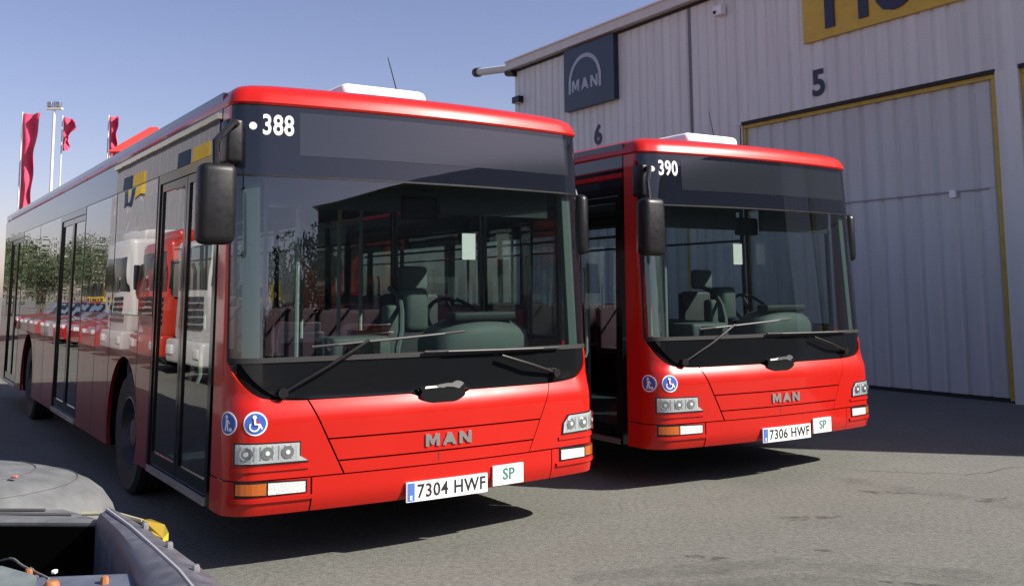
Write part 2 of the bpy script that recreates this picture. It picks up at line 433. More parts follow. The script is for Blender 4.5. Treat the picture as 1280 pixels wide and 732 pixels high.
    # air unit on the roof
    mb = MB(); mb.box(-.45, .22, .62, 2.7, 2.88, 3.03, WHT, .06); ac = mb.build('roof_unit', bus)
    mb = MB()
    for k in range(9): mb.box(-.35, .12, 1.0 + .17 * k, 1.06 + .17 * k, 3.025, 3.035, PLAS)
    mb.build('vent_grille', ac)
    mb = MB(); mb.box(-.6, .6, 7.2, 9.3, 2.92, 3.03, WHT, .05); mb.build('roof_hatch', bus)
    mb = MB(); mb.tube([(.06, .75, 2.86), (.055, .78, 3.0), (-.05, .74, 3.27)], .006, PLAS, 6, r2=.003); mb.build('antenna', bus)
    # --- sides
    fr_c, re_c, RAD = 2.95, 8.66, .56
    def arch(c, r=RAD):
        return [(c + r * math.cos(t), .53 + r * math.sin(t)) for t in [R(-21 + (222) * k / 24) for k in range(25)]]
    def panel(y0, y1, z0, z1, arches, sgn, m, name='side_panel'):
        poly = [(y0, z0)]
        for c in arches:
            a = [(p, max(q, z0)) for p, q in arch(c)][::-1]
            poly += a
        poly += [(y1, z0), (y1, z1), (y0, z1)]
        p = MB(); f = S(sgn); prism(poly, -.03, 0, m, p, lambda a, b, d: f(a, b, d)); return p.build(name, bus)
    BELT = 1.42
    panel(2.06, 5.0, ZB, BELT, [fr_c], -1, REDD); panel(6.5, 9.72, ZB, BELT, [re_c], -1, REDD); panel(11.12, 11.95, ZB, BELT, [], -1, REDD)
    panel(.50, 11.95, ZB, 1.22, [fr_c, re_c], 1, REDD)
    # seams on the near side
    for y in (2.5, 3.56, 4.2, 7.3, 8.05): 
        sm = MB(); a = S(-1); prism([(y, .36), (y + .008, .36), (y + .008, 1.38), (y, 1.38)], .0, .001, RUB, sm, lambda p, q, d: a(p, q, d)); sm.build('panel_seam', bus)
    # upper cant rail
    for sgn in (-1, 1):
        mb = MB(); f = S(sgn); prism([(.50, 2.47), (11.95, 2.47), (11.95, 2.838), (.50, 2.838)], -.03, .003, BLKS, mb, lambda a, b, d: f(a, b, d)); mb.build('cant_rail', bus)
    # windows
    def window(y0, y1, z0, z1, sgn, fr=.035, hop=True):
        f = S(sgn); mb = MB()
        for (a, b, c, d) in ((y0, y1, z0, z0 + fr), (y0, y1, z1 - fr, z1), (y0, y0 + fr, z0 + fr, z1 - fr), (y1 - fr, y1, z0 + fr, z1 - fr)):
            prism([(a, c), (b, c), (b, d), (a, d)], -.03, -.001, BLK, mb, lambda p, q, e: f(p, q, e))
        if hop: prism([(y0 + fr, z1 - .36), (y1 - fr, z1 - .36), (y1 - fr, z1 - .335), (y0 + fr, z1 - .335)], -.02, -.004, BLK, mb, lambda p, q, e: f(p, q, e))
        w = mb.build('window', bus)
        mb = MB(); prism([(y0 + .01, z0 + .01), (y1 - .01, z0 + .01), (y1 - .01, z1 - .01), (y0 + .01, z1 - .01)], -.012, .002, SIDEG, mb, lambda p, q, e: f(p, q, e))
        # single outer sheet is enough for the pane
        vs = [f(y0 + .01, z0 + .01, .0), f(y1 - .01, z0 + .01, .0), f(y1 - .01, z1 - .01, .0), f(y0 + .01, z1 - .01, .0)]
        mb = MB(); mb.add(vs, [(0, 1, 2, 3)], DRG if sgn > 0 else SIDEG); mb.build('pane', w)
        return w
    for a, b in ((2.08, 3.52), (3.54, 4.98), (6.52, 8.12), (8.14, 9.70), (11.14, 11.93)): window(a, b, BELT, 2.468, -1)
    for a, b in ((.52, 1.62), (1.66, 3.3), (3.34, 5.0), (5.04, 6.7), (6.74, 8.4), (8.44, 10.1), (10.14, 11.93)): window(a, b, 1.222, 2.468, 1, hop=a > 1)
    # doors: frame and two glazed leaves
    def door(y0, y1):
        f = S(-1); mb = MB()
        for (a, b, c, d) in ((y0, y0 + .04, ZB, 2.468), (y1 - .04, y1, ZB, 2.468), (y0 + .04, y1 - .04, 2.40, 2.468)):
            prism([(a, c), (b, c), (b, d), (a, d)], -.05, .002, BLK, mb, lambda p, q, e: f(p, q, e))
        dr = mb.build('door', bus)
        st = MB(); prism([(y0 + .04, ZB), (y1 - .04, ZB), (y1 - .04, ZB + .045), (y0 + .04, ZB + .045)], -.03, .012, ALU, st, lambda p, q, e: f(p, q, e)); st.build('step_edge', dr)
        mid = (y0 + y1) / 2
        for a, b in ((y0 + .045, mid - .006), (mid + .006, y1 - .045)):
            lf = MB(); e0 = -.04
            for (p0, p1, q0, q1) in ((a, a + .05, .385, 2.395), (b - .05, b, .385, 2.395), (a + .05, b - .05, .385, .47), (a + .05, b - .05, 2.34, 2.395)):
                prism([(p0, q0), (p1, q0), (p1, q1), (p0, q1)], e0, -.008, BLK, lf, lambda p, q, e: f(p, q, e))
            leaf = lf.build('door_leaf', dr)
            g = MB(); g.add([f(a + .04, .46, -.02), f(b - .04, .46, -.02), f(b - .04, 2.35, -.02), f(a + .04, 2.35, -.02)], [(0, 1, 2, 3)], SIDEC)
            o = g.build('door_glass', dr)
            h = MB(); yh = b - .09 if a < mid else a + .09
            h.tube([(-1.22, yh, 1.0), (-1.20, yh, 1.05), (-1.20, yh, 1.75), (-1.22, yh, 1.8)], .014, mat('handrail', (.45, .47, .42), .4), 8); h.build('handrail', dr)
        return dr
    door(.52, 2.04); door(5.0, 6.5); door(9.72, 11.12)
    # rear wall
    mb = MB(); mb.box(-1.30, 1.30, 11.95, 12.02, ZB, 2.74, REDD, .02); mb.build('rear_wall', bus)
    # underside, arches
    mb = MB(); mb.box(-1.2, 1.2, .5, 2.3, .34, .40, UND); mb.box(-1.2, 1.2, 3.6, 8.0, .34, .40, UND); mb.box(-1.2, 1.2, 9.3, 11.9, .34, .40, UND)
    mb.box(-.8, .8, 2.3, 3.6, .34, .40, UND); mb.box(-.8, .8, 8.0, 9.3, .34, .40, UND)
    mb.build('chassis', bus)
    for c in (fr_c, re_c):
        for sgn in (-1, 1):
            wb = MB(); pts = arch(c, .58); x0, x1 = sgn * .80, sgn * 1.29
            vs = [(x, p, q) for p, q in pts for x in (x0, x1)]; k = len(pts)
            fs = [(2 * i, 2 * i + 1, 2 * i + 3, 2 * i + 2) for i in range(k - 1)]; fs.append(tuple(2 * i for i in range(k)))
            wb.add(vs, fs, UND); wb.build('wheel_arch', bus)
            wc = Matrix.Translation((sgn * 1.13, c, .48))
            ti = MB(); ti.lathe([(.29, -.13), (.44, -.145), (.475, -.12), (.48, -.05), (.48, .05), (.475, .12), (.44, .145), (.29, .13)], RUB, 48, wc)
            for gx in (-.06, 0, .06): ti.lathe([(.4815, gx - .006), (.4815, gx + .006)], UND, 48, wc)
            wheel = empty('wheel', parent=bus); ti.build('tyre', wheel)
            rm = MB(); e = sgn
            rm.lathe([(.295, -.13 * e), (.29, .13 * e), (.275, .135 * e), (.26, .09 * e), (.24, .03 * e), (.15, .02 * e), (.12, .07 * e), (.10, .10 * e), (0, .10 * e)], mat('rim_grey', (.07, .06, .06), .5, metal=.3, var=.3, vscale=8), 48, wc)
            for k in range(10):
                a = 2 * math.pi * k / 10
                rm.tube([wc @ Vector((.02 * e, .19 * math.cos(a), .19 * math.sin(a))), wc @ Vector((.055 * e, .19 * math.cos(a), .19 * math.sin(a)))], .016, ALU, 6)
            rm.build('rim', wheel)
    # --- mirrors
    for sgn in (-1, 1):
        mb = MB(); cx = -1.50 if sgn < 0 else 1.345; hw = .105 if sgn < 0 else .05; dy = 0 if sgn < 0 else .42
        mb.box(cx - hw, cx + hw, -.16 + dy, -.02 + dy, 1.86, 2.31, PLAS, .045)
        mr = mb.build('mirror', bus)
        g = MB(); g.box(cx - hw + .02, cx + hw - .02, -.022 + dy, -.015 + dy, 1.89, 2.28, CHR, .0); g.build('mirror_glass', mr)
        a = MB()
        if sgn < 0:
            a.tube([(-1.27, .25, 2.60), (-1.36, .08, 2.58), (cx, -.06, 2.44), (cx, -.08, 2.28)], .02, PLAS, 8)
            a.box(-1.37, -1.27, .16, .30, 2.36, 2.62, PLAS, .02)
        else: a.tube([(1.28, .5, 2.48), (1.345, .44, 2.44), (1.345, .36, 2.28)], .018, ALU, 8)
        a.build('mirror_arm', mr)
    # --- wipers
    def wiper(p0, p1, b0, b1):
        mb = MB(); mb.tube([F(*p0, .02), F((p0[0] + p1[0]) / 2, (p0[1] + p1[1]) / 2, .055), F(*p1, .045)], .011, PLAS, 8)
        mb.tube([F(*p0, 0), F(*p0, .04)], .03, PLAS, 12)
        w = mb.build('wiper', bus); b = MB(); n = 14
        b.tube([F(b0[0] + (b1[0] - b0[0]) * k / n, b0[1] + (b1[1] - b0[1]) * k / n, .022) for k in range(n + 1)], .009, RUB, 6)
        b.tube([F(b0[0] + (b1[0] - b0[0]) * (k + 3) / (n + 6), b0[1] + (b1[1] - b0[1]) * (k + 3) / (n + 6), .036) for k in range(n + 1)], .005, mat('wiper_grey', (.035, .035, .035), .5), 6)
        b.build('wiper_blade', w)
    wiper((-1.02, 1.01), (-.50, 1.30), (-.85, 1.27), (.18, 1.335)); wiper((.93, 1.03), (.45, 1.17), (-.12, 1.215), (.98, 1.20))
    # --- inside
    mb = MB(); mb.box(-1.22, 1.22, .45, 11.9, .40, .44, FLOORM); mb.box(-1.22, 1.22, 7.4, 11.9, .44, .62, FLOORM); mb.build('floor', bus)
    mb = MB(); mb.box(-1.24, 1.24, .50, 11.9, 2.50, 2.56, INTC); mb.box(-1.20, 1.20, .28, .55, 2.33, 2.50, INTD, .03)
    for s in (-1, 1): mb.box(min(s * .8, s * 1.24), max(s * .8, s * 1.24), 2.1, 11.8, 2.38, 2.5, INTC, .04)
    mb.build('ceiling', bus)
    mb = MB(); mb.box(-1.17, 1.17, .30, .75, .50, 1.14, INTD, .03); mb.box(-1.20, 1.20, .22, .5, 1.12, 1.18, INTD, .02)
    dash = mb.build('dashboard', bus)
    mb = MB()   # rounded cowl in front of the wheel
    n = 18; vs = []; fs = []
    prof = [(.0, 1.17), (.0, 1.30), (.03, 1.36), (.10, 1.41), (.22, 1.425), (.26, 1.40), (.26, 1.17)]
    for i in range(n + 1):
        t = i / n; x = .22 + .78 * t; k = math.sin(math.pi * t) ** .35 if 0 < t < 1 else 0
        for a, b in prof: vs.append((x, .42 + a + .10 * (1 - k), 1.17 + (b - 1.17) * (.35 + .65 * k)))
    P_ = len(prof)
    for i in range(n):
        for j in range(P_ - 1): fs.append((i * P_ + j, i * P_ + j + 1, (i + 1) * P_ + j + 1, (i + 1) * P_ + j))
    fs += [tuple(range(P_)), tuple(n * P_ + j for j in range(P_ - 1, -1, -1))]
    mb.add(vs, fs, INTG, True); mb.build('instrument_cowl', dash)
    mb = MB(); c = Vector((.60, .88, 1.37)); ax = Vector((0, -.75, .66)).normalized(); e1 = Vector((1, 0, 0)); e2 = ax.cross(e1)
    ringp = [c + .23 * (math.cos(t) * e1 + math.sin(t) * e2) for t in [2 * math.pi * k / 36 for k in range(37)]]
    mb.tube(ringp, .016, PLAS, 8, caps=False)
    for t in (R(200), R(340), R(90)): mb.tube([c - ax * .03, c + .23 * (math.cos(t) * e1 + math.sin(t) * e2)], .014, PLAS, 6)
    mb.tube([c - ax * .02, c - ax * .32], .04, PLAS, 10); mb.build('steering_wheel', bus)
    def seat(x, y, z, w=.44, m1=SEATM, m2=SEATB, name='seat', hh=.55):
        s_ = MB(); s_.box(x - w / 2, x + w / 2, y - .22, y + .20, z, z + .07, m1, .03)
        s_.box(x - .10, x + .10, y - .1, y + .1, .44, z, PLAS)
        o = s_.build(name, bus)
        b = MB(); b.box(x - w / 2, x + w / 2, y + .18, y + .24, z + .02, z + hh, m1, .03); b.box(x - w / 2 - .006, x + w / 2 + .006, y + .24, y + .26, z, z + hh - .02, m2, .008)
        b.build('backrest', o); return o
    ds = seat(.60, 1.42, .92, .50, INTD, INTD, 'driver_seat', .66)
    mb = MB(); mb.box(.47, .73, 1.56, 1.64, 1.60, 1.80, INTG, .035); mb.build('headrest', ds)
    for y in (2.9, 3.7, 4.5, 5.3, 6.1):
        for x in (.62, 1.06): seat(x, y, .88)
    for y in (8.0, 8.8, 9.5):
        for x in (-1.0, -.55, .6, 1.04): seat(x, y, 1.0) if not (x < 0 and y > 9.4) else None
    for y in (3.0, 4.0): seat(-1.0, y, .9)
    # cab partition: curved grey-green screen edge and panel
    mb = MB()
    arc = [(-.02, .62, 1.10), (.0, .66, 1.2), (.06, .72, 1.32), (.10, .8, 1.45), (.16, .95, 1.56), (.18, 1.15, 1.62)]
    mb.tube(arc, .022, INTG, 8); mb.build('cab_rail', bus)
    mb = MB(); mb.box(.10, .14, .95, 1.75, .44, 1.30, INTG, .01); mb.box(.12, 1.18, 1.74, 1.78, .44, 1.25, INTG, .01)
    cp_ = mb.build('cab_partition', bus)
    g = MB(); g.add([(.12, 1.76, 1.25), (1.18, 1.76, 1.25), (1.18, 1.76, 2.3), (.12, 1.76, 2.3)], [(0, 1, 2, 3)], mat('partition_dark', (.02, .022, .025), .25) if 0 else LENSG); g.build('partition_glass', cp_)
    # ticket machine, tapering pale console
    mb = MB(); mb.box(.16, .36, .85, 1.05, 1.3, 1.62, INTG, .05); mb.box(.02, .12, .86, .98, 1.05, 1.5, INTG, .03); mb.build('ticket_machine', bus)
    mb = MB(); mb.box(1.07, 1.20, 1.60, 1.605, 1.86, 2.08, PAPER); mb.build('paper_notice', bus)
    mb = MB(); mb.box(.34, .86, .46, .60, 1.385, 1.45, INTD, .02); mb.build('instrument_hood', dash)
    for k in range(3):
        mb = MB(); mb.box(-.95 + .42 * k, -.70 + .42 * k, .26, .36, 1.18, 1.192, PLAS); mb.build('defroster_vent', dash)
    mb = MB(); mb.box(-.55, -.12, .5, .8, 1.14, 1.30, INTG, .03); mb.box(-.45, -.22, .47, .5, 1.17, 1.27, PLAS); mb.build('side_console', dash)
    for s in (-1, 1):
        mb = MB(); mb.box(min(s * .15, s * 1.05), max(s * .15, s * 1.05), .33, .35, 2.12, 2.33, INTD); mb.build('sun_blind', bus)
    mb = MB(); mb.box(-.12, .16, .36, .40, 2.08, 2.24, PLAS, .02); mb.build('inside_mirror', bus)
    # poles
    PO = mat('pole_green', (.42, .46, .42), .35)
    for x, y in ((-.42, 2.2), (.42, 2.2), (-.42, 3.4), (.36, 3.4), (-.42, 4.7), (.36, 4.9), (-.42, 6.8), (.36, 6.6), (.36, 8.2), (-.36, 8.2), (0.05, 1.8), (-.75, .62)):
        mb = MB(); mb.tube([(x, y, .44), (x, y, 2.5)], .017, PO, 8); mb.build('grab_pole', bus)
    for s in (-1, 1):
        mb = MB(); mb.tube([(s * .42, 2.2, 2.2), (s * .42, 9.8, 2.2)], .016, PO, 8); mb.build('ceiling_rail', bus)
        # pale pillar lining behind the windscreen edges
        mb = MB(); mb.add([F(s * a, z, -.05 - d) for z in (1.2, 2.3) for a, d in ((1.14, .0), (1.29, .0), (1.29, .04), (1.14, .04))], [(0, 1, 5, 4), (1, 2, 6, 5), (2, 3, 7, 6), (3, 0, 4, 7), (0, 3, 2, 1), (4, 5, 6, 7)], INTG); mb.build('pillar_lining', bus)

def FP(u, z, off):
    p = F(u, .44, off); p.z = z; return p
def FE(u, z, off):
    p = F(u, .90, off); p.z = z; return p
def fleet_marks(bus, number, plate, side):
    mb = MB(); ftext(mb, number, -1.04, 2.605, .175, LETW, .003, bold=.0035, xs=.72, ext=.001, spacing=1.05); mb.build('fleet_number', bus)
    mb = MB(); fpoly(mb, [(-.27, .318), (.31, .318), (.31, .435), (-.27, .435)], WHT, .022, .014, FP); ftext(mb, plate, .048, .375, .112, mat('plate_black', (.015, .015, .015), .5), .0235, bold=.0016, xs=.92, ext=.0008, spacing=1.08, pf=FP); pl = mb.build('number_plate', bus)
    b = MB(); fpoly(b, [(-.264, .323), (-.215, .323), (-.215, .430), (-.264, .430)], BLUES, .0235, .001, FP)
    ftext(b, "E", -.24, .342, .035, LETW, .0245, bold=.001, ext=.0005, pf=FP); b.build('country_strip', pl)
    mb = MB(); fpoly(mb, [(.355, .345), (.60, .345), (.60, .47), (.355, .47)], WHT, .02, .012, FP); sp_ = mb.build('service_plate', bus)
    b = MB(); fpoly(b, [(.37, .36), (.585, .36), (.585, .455), (.37, .455)], mat('plate_pale', (.6, .66, .64), .5), .0213, .001, FP); ftext(b, side, .478, .41, .10, GREENS, .0228, bold=.001, ext=.0008, pf=FP); b.build('plate_field', sp_)

YAW1, YAW2 = .5807, .5633
bus = empty('city_bus', (0, 0, 0), 0)
build_bus_shell(bus)
def copy_tree(o, parent=None):
    c = o.copy(); COL.objects.link(c); c.parent = parent
    for ch in list(o.children): copy_tree(ch, c)
    return c
bus2 = copy_tree(bus)
bus.location = (-.44, 6.2835, 0); bus.rotation_euler = (0, 0, YAW1)
bus2.location = (2.3069, 8.5058, 0); bus2.rotation_euler = (0, 0, YAW2)
fleet_marks(bus, "388", "7304 HWF", "SP"); fleet_marks(bus2, "390", "7306 HWF", "SP")
tag(bus, 'red city bus with fleet number 388 over its windscreen, nearest the camera', 'bus', 'red city buses parked side by side')
tag(bus2, 'red city bus with fleet number 390, parked beside the grey hangar wall', 'bus', 'red city buses parked side by side')

# ------------------------------------------------------------------ ground
def ground_mat():
    m = bpy.data.materials.new('asphalt'); m.use_nodes = True; nt = m.node_tree; n = nt.nodes; l = nt.links; b = n['Principled BSDF']
    tc = n.new('ShaderNodeTexCoord')
    def noise(sc, det=8, ro=.6, w=None):
        x = n.new('ShaderNodeTexNoise'); x.inputs['Scale'].default_value = sc; x.inputs['Detail'].default_value = det; x.inputs['Roughness'].default_value = ro
        l.new(tc.outputs['Object'], x.inputs['Vector']); return x
    def ramp(src, p0, c0, p1, c1):
        r = n.new('ShaderNodeValToRGB'); r.color_ramp.elements[0].position = p0; r.color_ramp.elements[0].color = c0
        r.color_ramp.elements[1].position = p1; r.color_ramp.elements[1].color = c1; l.new(src, r.inputs[0]); return r
    def mul(a, c, fac=1, t='MULTIPLY'):
        x = n.new('ShaderNodeMix'); x.data_type = 'RGBA'; x.blend_type = t; x.inputs[0].default_value = fac
        l.new(a, x.inputs[6]); l.new(c, x.inputs[7]); return x.outputs[2]
    a = ramp(noise(.35, 9, .62).outputs['Fac'], .3, (.125, .128, .112, 1), .7, (.168, .170, .150, 1))
    c = ramp(noise(26, 6, .75).outputs['Fac'], .32, (.62, .62, .62, 1), .68, (1.28, 1.28, 1.28, 1))
    d = ramp(noise(120, 3, .7).outputs['Fac'], .3, (.72, .72, .72, 1), .7, (1.22, 1.22, 1.22, 1))
    e = ramp(noise(1.7, 8, .7).outputs['Fac'], .30, (.86, .855, .85, 1), .46, (1, 1, 1, 1))
    o = mul(a.outputs[0], c.outputs[0]); o = mul(o, d.outputs[0]); o = mul(o, e.outputs[0])
    l.new(o, b.inputs['Base Color']); b.inputs['Roughness'].default_value = .88; b.inputs['Specular IOR Level'].default_value = .25
    bp = n.new('ShaderNodeBump'); bp.inputs['Strength'].default_value = .6; bp.inputs['Distance'].default_value = .008
    l.new(noise(90, 4, .7).outputs['Fac'], bp.inputs['Height']); l.new(bp.outputs[0], b.inputs['Normal'])
    return m
GM = ground_mat()
mb = MB(); mb.add([(-600, -600, 0), (600, -600, 0), (600, 600, 0), (-600, 600, 0)], [(0, 1, 2, 3)], GM)
tag(mb.build('ground'), kind='structure')
# oil stains and patches
def blob(cx, cy, rx, ry, rot, seed, m, z):
    rnd = random.Random(seed); pts = []; ph = [rnd.uniform(0, 6.28) for _ in range(5)]
    for k in range(40):
        t = 2 * math.pi * k / 40; r = 1 + .22 * math.sin(3 * t + ph[0]) + .15 * math.sin(5 * t + ph[1]) + .1 * math.sin(9 * t + ph[2])
        x, y = rx * r * math.cos(t), ry * r * math.sin(t)
        pts.append((cx + x * math.cos(rot) - y * math.sin(rot), cy + x * math.sin(rot) + y * math.cos(rot), z))
    q = MB(); q.add(pts, [tuple(range(40))], m); return q
def stain_mat():
    m = bpy.data.materials.new('oil_stain'); m.use_nodes = True; n = m.node_tree.nodes; l = m.node_tree.links; b = n['Principled BSDF']
    b.inputs['Base Color'].default_value = (.08, .075, .07, 1); b.inputs['Roughness'].default_value = .6
    tc = n.new('ShaderNodeTexCoord'); nz = n.new('ShaderNodeTexNoise'); nz.inputs['Scale'].default_value = 14; nz.inputs['Detail'].default_value = 6
    l.new(tc.outputs['Object'], nz.inputs['Vector']); mr = n.new('ShaderNodeMapRange'); mr.inputs[1].default_value = .42; mr.inputs[2].default_value = .68; mr.inputs[3].default_value = 0; mr.inputs[4].default_value = .75
    l.new(nz.outputs['Fac'], mr.inputs[0]); l.new(mr.outputs[0], b.inputs['Alpha']); return m
SM = stain_mat()
for i, (x, y, rx, ry, ro) in enumerate(((1.15, 6.05, .16, .05, -.3), (2.05, 7.05, .22, .05, .1), (2.5, 5.35, .42, .07, -.35), (3.6, 7.6, .15, .05, .4), (.75, 4.9, .10, .05, 0), (-.35, 5.0, .15, .04, .3), (1.9, 6.2, .05, .03, 0), (2.9, 7.9, .2, .05, -.2))):
    o = blob(x, y, rx, ry, ro, i, SM, .004).build('oil_stain'); tag(o, kind='structure')

def ribbon(pts, w, m, z, seed, name, jit=.04):
    rnd = random.Random(seed); t = MB(); vs = []; fs = []; P_ = []
    for i in range(len(pts) - 1):
        for k in range(12):
            q = k / 12; P_.append((pts[i][0] + (pts[i + 1][0] - pts[i][0]) * q + rnd.uniform(-jit, jit), pts[i][1] + (pts[i + 1][1] - pts[i][1]) * q + rnd.uniform(-jit, jit)))
    for i, (x, y) in enumerate(P_):
        a = P_[min(i + 1, len(P_) - 1)]; b = P_[max(i - 1, 0)]; dx, dy = a[0] - b[0], a[1] - b[1]; l_ = math.hypot(dx, dy) or 1; ww = w * rnd.uniform(.7, 1.2) / 2
        vs += [(x - dy / l_ * ww, y + dx / l_ * ww, z), (x + dy / l_ * ww, y - dx / l_ * ww, z)]
    for i in range(len(P_) - 1): fs.append((2 * i, 2 * i + 1, 2 * i + 3, 2 * i + 2))
    t.add(vs, fs, m); tag(t.build(name), kind='structure')
CRK = mat('crack_dark', (.05, .05, .045), .9)
ribbon([(2.9, 8.9), (3.9, 8.6), (5.2, 9.3)], .008, CRK, .004, 9, 'crack')
def tyre_mat():
    m = bpy.data.materials.new('tyre_mark'); m.use_nodes = True; n = m.node_tree.nodes; l = m.node_tree.links; b = n['Principled BSDF']
    b.inputs['Base Color'].default_value = (.05, .05, .05, 1); b.inputs['Roughness'].default_value = .9
    tc = n.new('ShaderNodeTexCoord'); nz = n.new('ShaderNodeTexNoise'); nz.inputs['Scale'].default_value = 3; nz.inputs['Detail'].default_value = 9; nz.inputs['Roughness'].default_value = .75
    l.new(tc.outputs['Object'], nz.inputs['Vector']); mr = n.new('ShaderNodeMapRange'); mr.inputs[1].default_value = .4; mr.inputs[2].default_value = .75; mr.inputs[3].default_value = 0; mr.inputs[4].default_value = .3
    l.new(nz.outputs['Fac'], mr.inputs[0]); l.new(mr.outputs[0], b.inputs['Alpha']); return m
TYM = tyre_mat()
for i, off in enumerate((0, .32, 2.0)):
    ribbon([(5.2 - off * .3, 4.2 + off), (3.2, 5.1 + off), (1.6, 5.6 + off), (.2, 5.3 + off)] if i < 2 else [(6, 6.2), (4, 7.0), (2.6, 8.6)], .24, TYM, .006 + .001 * i, 20 + i, 'tyre_mark', jit=.005)

# ------------------------------------------------------------------ hangar
WA = .5464; WX, WY = .0969, 24.947
WD = Vector((math.sin(WA), -math.cos(WA), 0)); WN = Vector((-math.cos(WA), -math.sin(WA), 0)); WO = Vector((WX, WY, 0))
hang = empty('hangar', (WX, WY, 0), 0)
tag(hang, 'grey corrugated steel hangar with sliding doors trimmed in yellow, behind the buses', 'hangar')
# local mapping relative to hangar empty
def H(s, z, d=0): return WD * s + WN * d + Vector((0, 0, z))
def clad_mat(name, c, c2):
    m = bpy.data.materials.new(name); m.use_nodes = True; nt = m.node_tree; n = nt.nodes; l = nt.links; b = n['Principled BSDF']
    tc = n.new('ShaderNodeTexCoord'); mp = n.new('ShaderNodeMapping'); mp.inputs['Scale'].default_value = (3, 3, .25)
    l.new(tc.outputs['Object'], mp.inputs[0])
    nz = n.new('ShaderNodeTexNoise'); nz.inputs['Scale'].default_value = 1.2; nz.inputs['Detail'].default_value = 7; nz.inputs['Roughness'].default_value = .65
    l.new(mp.outputs[0], nz.inputs['Vector'])
    r = n.new('ShaderNodeValToRGB'); r.color_ramp.elements[0].position = .3; r.color_ramp.elements[0].color = (*c2, 1); r.color_ramp.elements[1].position = .62; r.color_ramp.elements[1].color = (*c, 1)
    l.new(nz.outputs['Fac'], r.inputs[0]); l.new(r.outputs[0], b.inputs['Base Color']); b.inputs['Roughness'].default_value = .5
    return m
CL1 = clad_mat('cladding', (.66, .675, .645), (.55, .56, .54)); CL2 = clad_mat('door_cladding', (.53, .55, .54), (.43, .445, .445))
YEL = mat('yellow_trim', (.50, .36, .05), .55, var=.15, vscale=6); DKG = mat('dark_gap', (.02, .02, .02), .8)
GREY = mat('flashing', (.58, .56, .52), .5, var=.08)
def clad(mb, s0, s1, z0, z1, m, d=0, pitch=.26, dep=.024):
    n = max(1, round((s1 - s0) / pitch)); p = (s1 - s0) / n; pr = []
    for k in range(n):
        a = s0 + k * p; pr += [(a, d), (a + p * .66, d), (a + p * .76, d - dep), (a + p * .90, d - dep)]
    pr.append((s1, d)); vs = [H(a, z, b) for z in (z0, z1) for a, b in pr]; k = len(pr)
    mb.add(vs, [(i, i + 1, k + i + 1, k + i) for i in range(k - 1)], m)
HT = 7.30; SE = 19.8; DH = 4.66
DOORS = [(1.75, 6.55), (8.10, 13.15), (13.50, 18.5)]
mb = MB(); clad(mb, 0, 6.72, DH, HT, CL1); clad(mb, 6.78, SE, DH, HT, CL1)
for a, b in ((0, 1.70), (6.6, 8.05), (18.55, SE)): clad(mb, a, b, .15, DH, CL1)
# plinth
for a, b in ((0, 1.70), (6.6, 8.05), (18.55, SE)):
    vs = [H(x, z, d) for z in (0, .15) for x, d in ((a, .02), (b, .02), (b, -.2), (a, -.2))]; mb.add(vs, [(0, 1, 5, 4), (4, 5, 6, 7)], GREY)
mb.build('front_wall', hang)
mb = MB()
def hb(mb, s0, s1, z0, z1, d0, d1, m):
    vs = [H(s, z, d) for z in (z0, z1) for d in (d0, d1) for s in (s0, s1)]
    mb.add(vs, [(0, 2, 3, 1), (4, 5, 7, 6), (0, 1, 5, 4), (2, 6, 7, 3), (0, 4, 6, 2), (1, 3, 7, 5)], m)
for a, b in ((0, -22),):
    # side, back walls and roof
    vs = [H(0, 0, 0), H(0, HT, 0), H(0, HT, -22), H(0, 0, -22), H(SE, 0, 0), H(SE, HT, 0), H(SE, HT, -22), H(SE, 0, -22), H(0, HT + 1.6, -11), H(SE, HT + 1.6, -11)]
    mb.add(vs, [(0, 3, 2, 8, 1), (4, 5, 9, 6, 7), (3, 7, 6, 2)], CL1)
mb.build('side_wall', hang)
mb = MB(); mb.add([H(-.1, HT, .05), H(SE + .1, HT, .05), H(SE + .1, HT + 1.65, -11), H(-.1, HT + 1.65, -11), H(-.1, HT, -22.1), H(SE + .1, HT, -22.1)], [(0, 1, 2, 3), (3, 2, 5, 4)], GREY)
mb.build('roof', hang)
mb = MB(); hb(mb, -.12, SE + .12, HT + .0, HT + .20, .002, .22, GREY); hb(mb, -.12, SE + .12, HT + .20, HT + .235, .0, .26, mat('flashing_light', (.75, .73, .68), .5)); hb(mb, -.05, SE, HT - .05, HT - .004, .003, .06, DKG)  # dark strip below the fascia stands in for the shadow gap
mb.build('fascia', hang)
mb = MB(); hb(mb, 6.72, 6.78, DH + .02, HT - .06, -.02, .015, mat('seam_dark', (.16, .16, .18), .6)); hb(mb, 6.70, 6.715, DH + .02, HT - .06, -.0, .03, GREY); mb.build('cladding_joint', hang)
for (a, b) in DOORS:
    mb = MB()
    clad(mb, a + .05, b - .05, .06, 3.02, CL2, d=-.09, pitch=.33, dep=.03); clad(mb, a + .05, b - .05, 3.025, DH - .06, CL2, d=-.095, pitch=.33, dep=.03)
    d = mb.build('sliding_door', hang)
    t = MB(); hb(t, a, b, DH - .075, DH - .012, -.10, -.045, YEL); hb(t, b - .10, b - .005, .03, DH - .08, -.10, -.045, YEL); hb(t, a + .005, a + .05, .03, DH - .08, -.10, -.045, YEL)
    t.build('yellow_trim', d)
    t = MB(); hb(t, a, b, DH - .012, DH + .045, -.12, .012, DKG); t.build('door_track', d); t = MB(); hb(t, a, b, 0, .05, -.13, -.085, DKG); t.build('door_sill', d)
    t = MB(); 
    c = a + 4.25 if a > 5 else a + 2
    hb(t, a + .3, b - .25, 3.0, 3.025, -.088, -.078, mat('seam_line', (.26, .25, .28), .6)); t.build('door_seam', d)
    if a > 5:
        t = MB(); hb(t, a + 4.18, a + 4.28, 2.93, 3.04, -.09, -.05, WHT); t.build('latch', d)
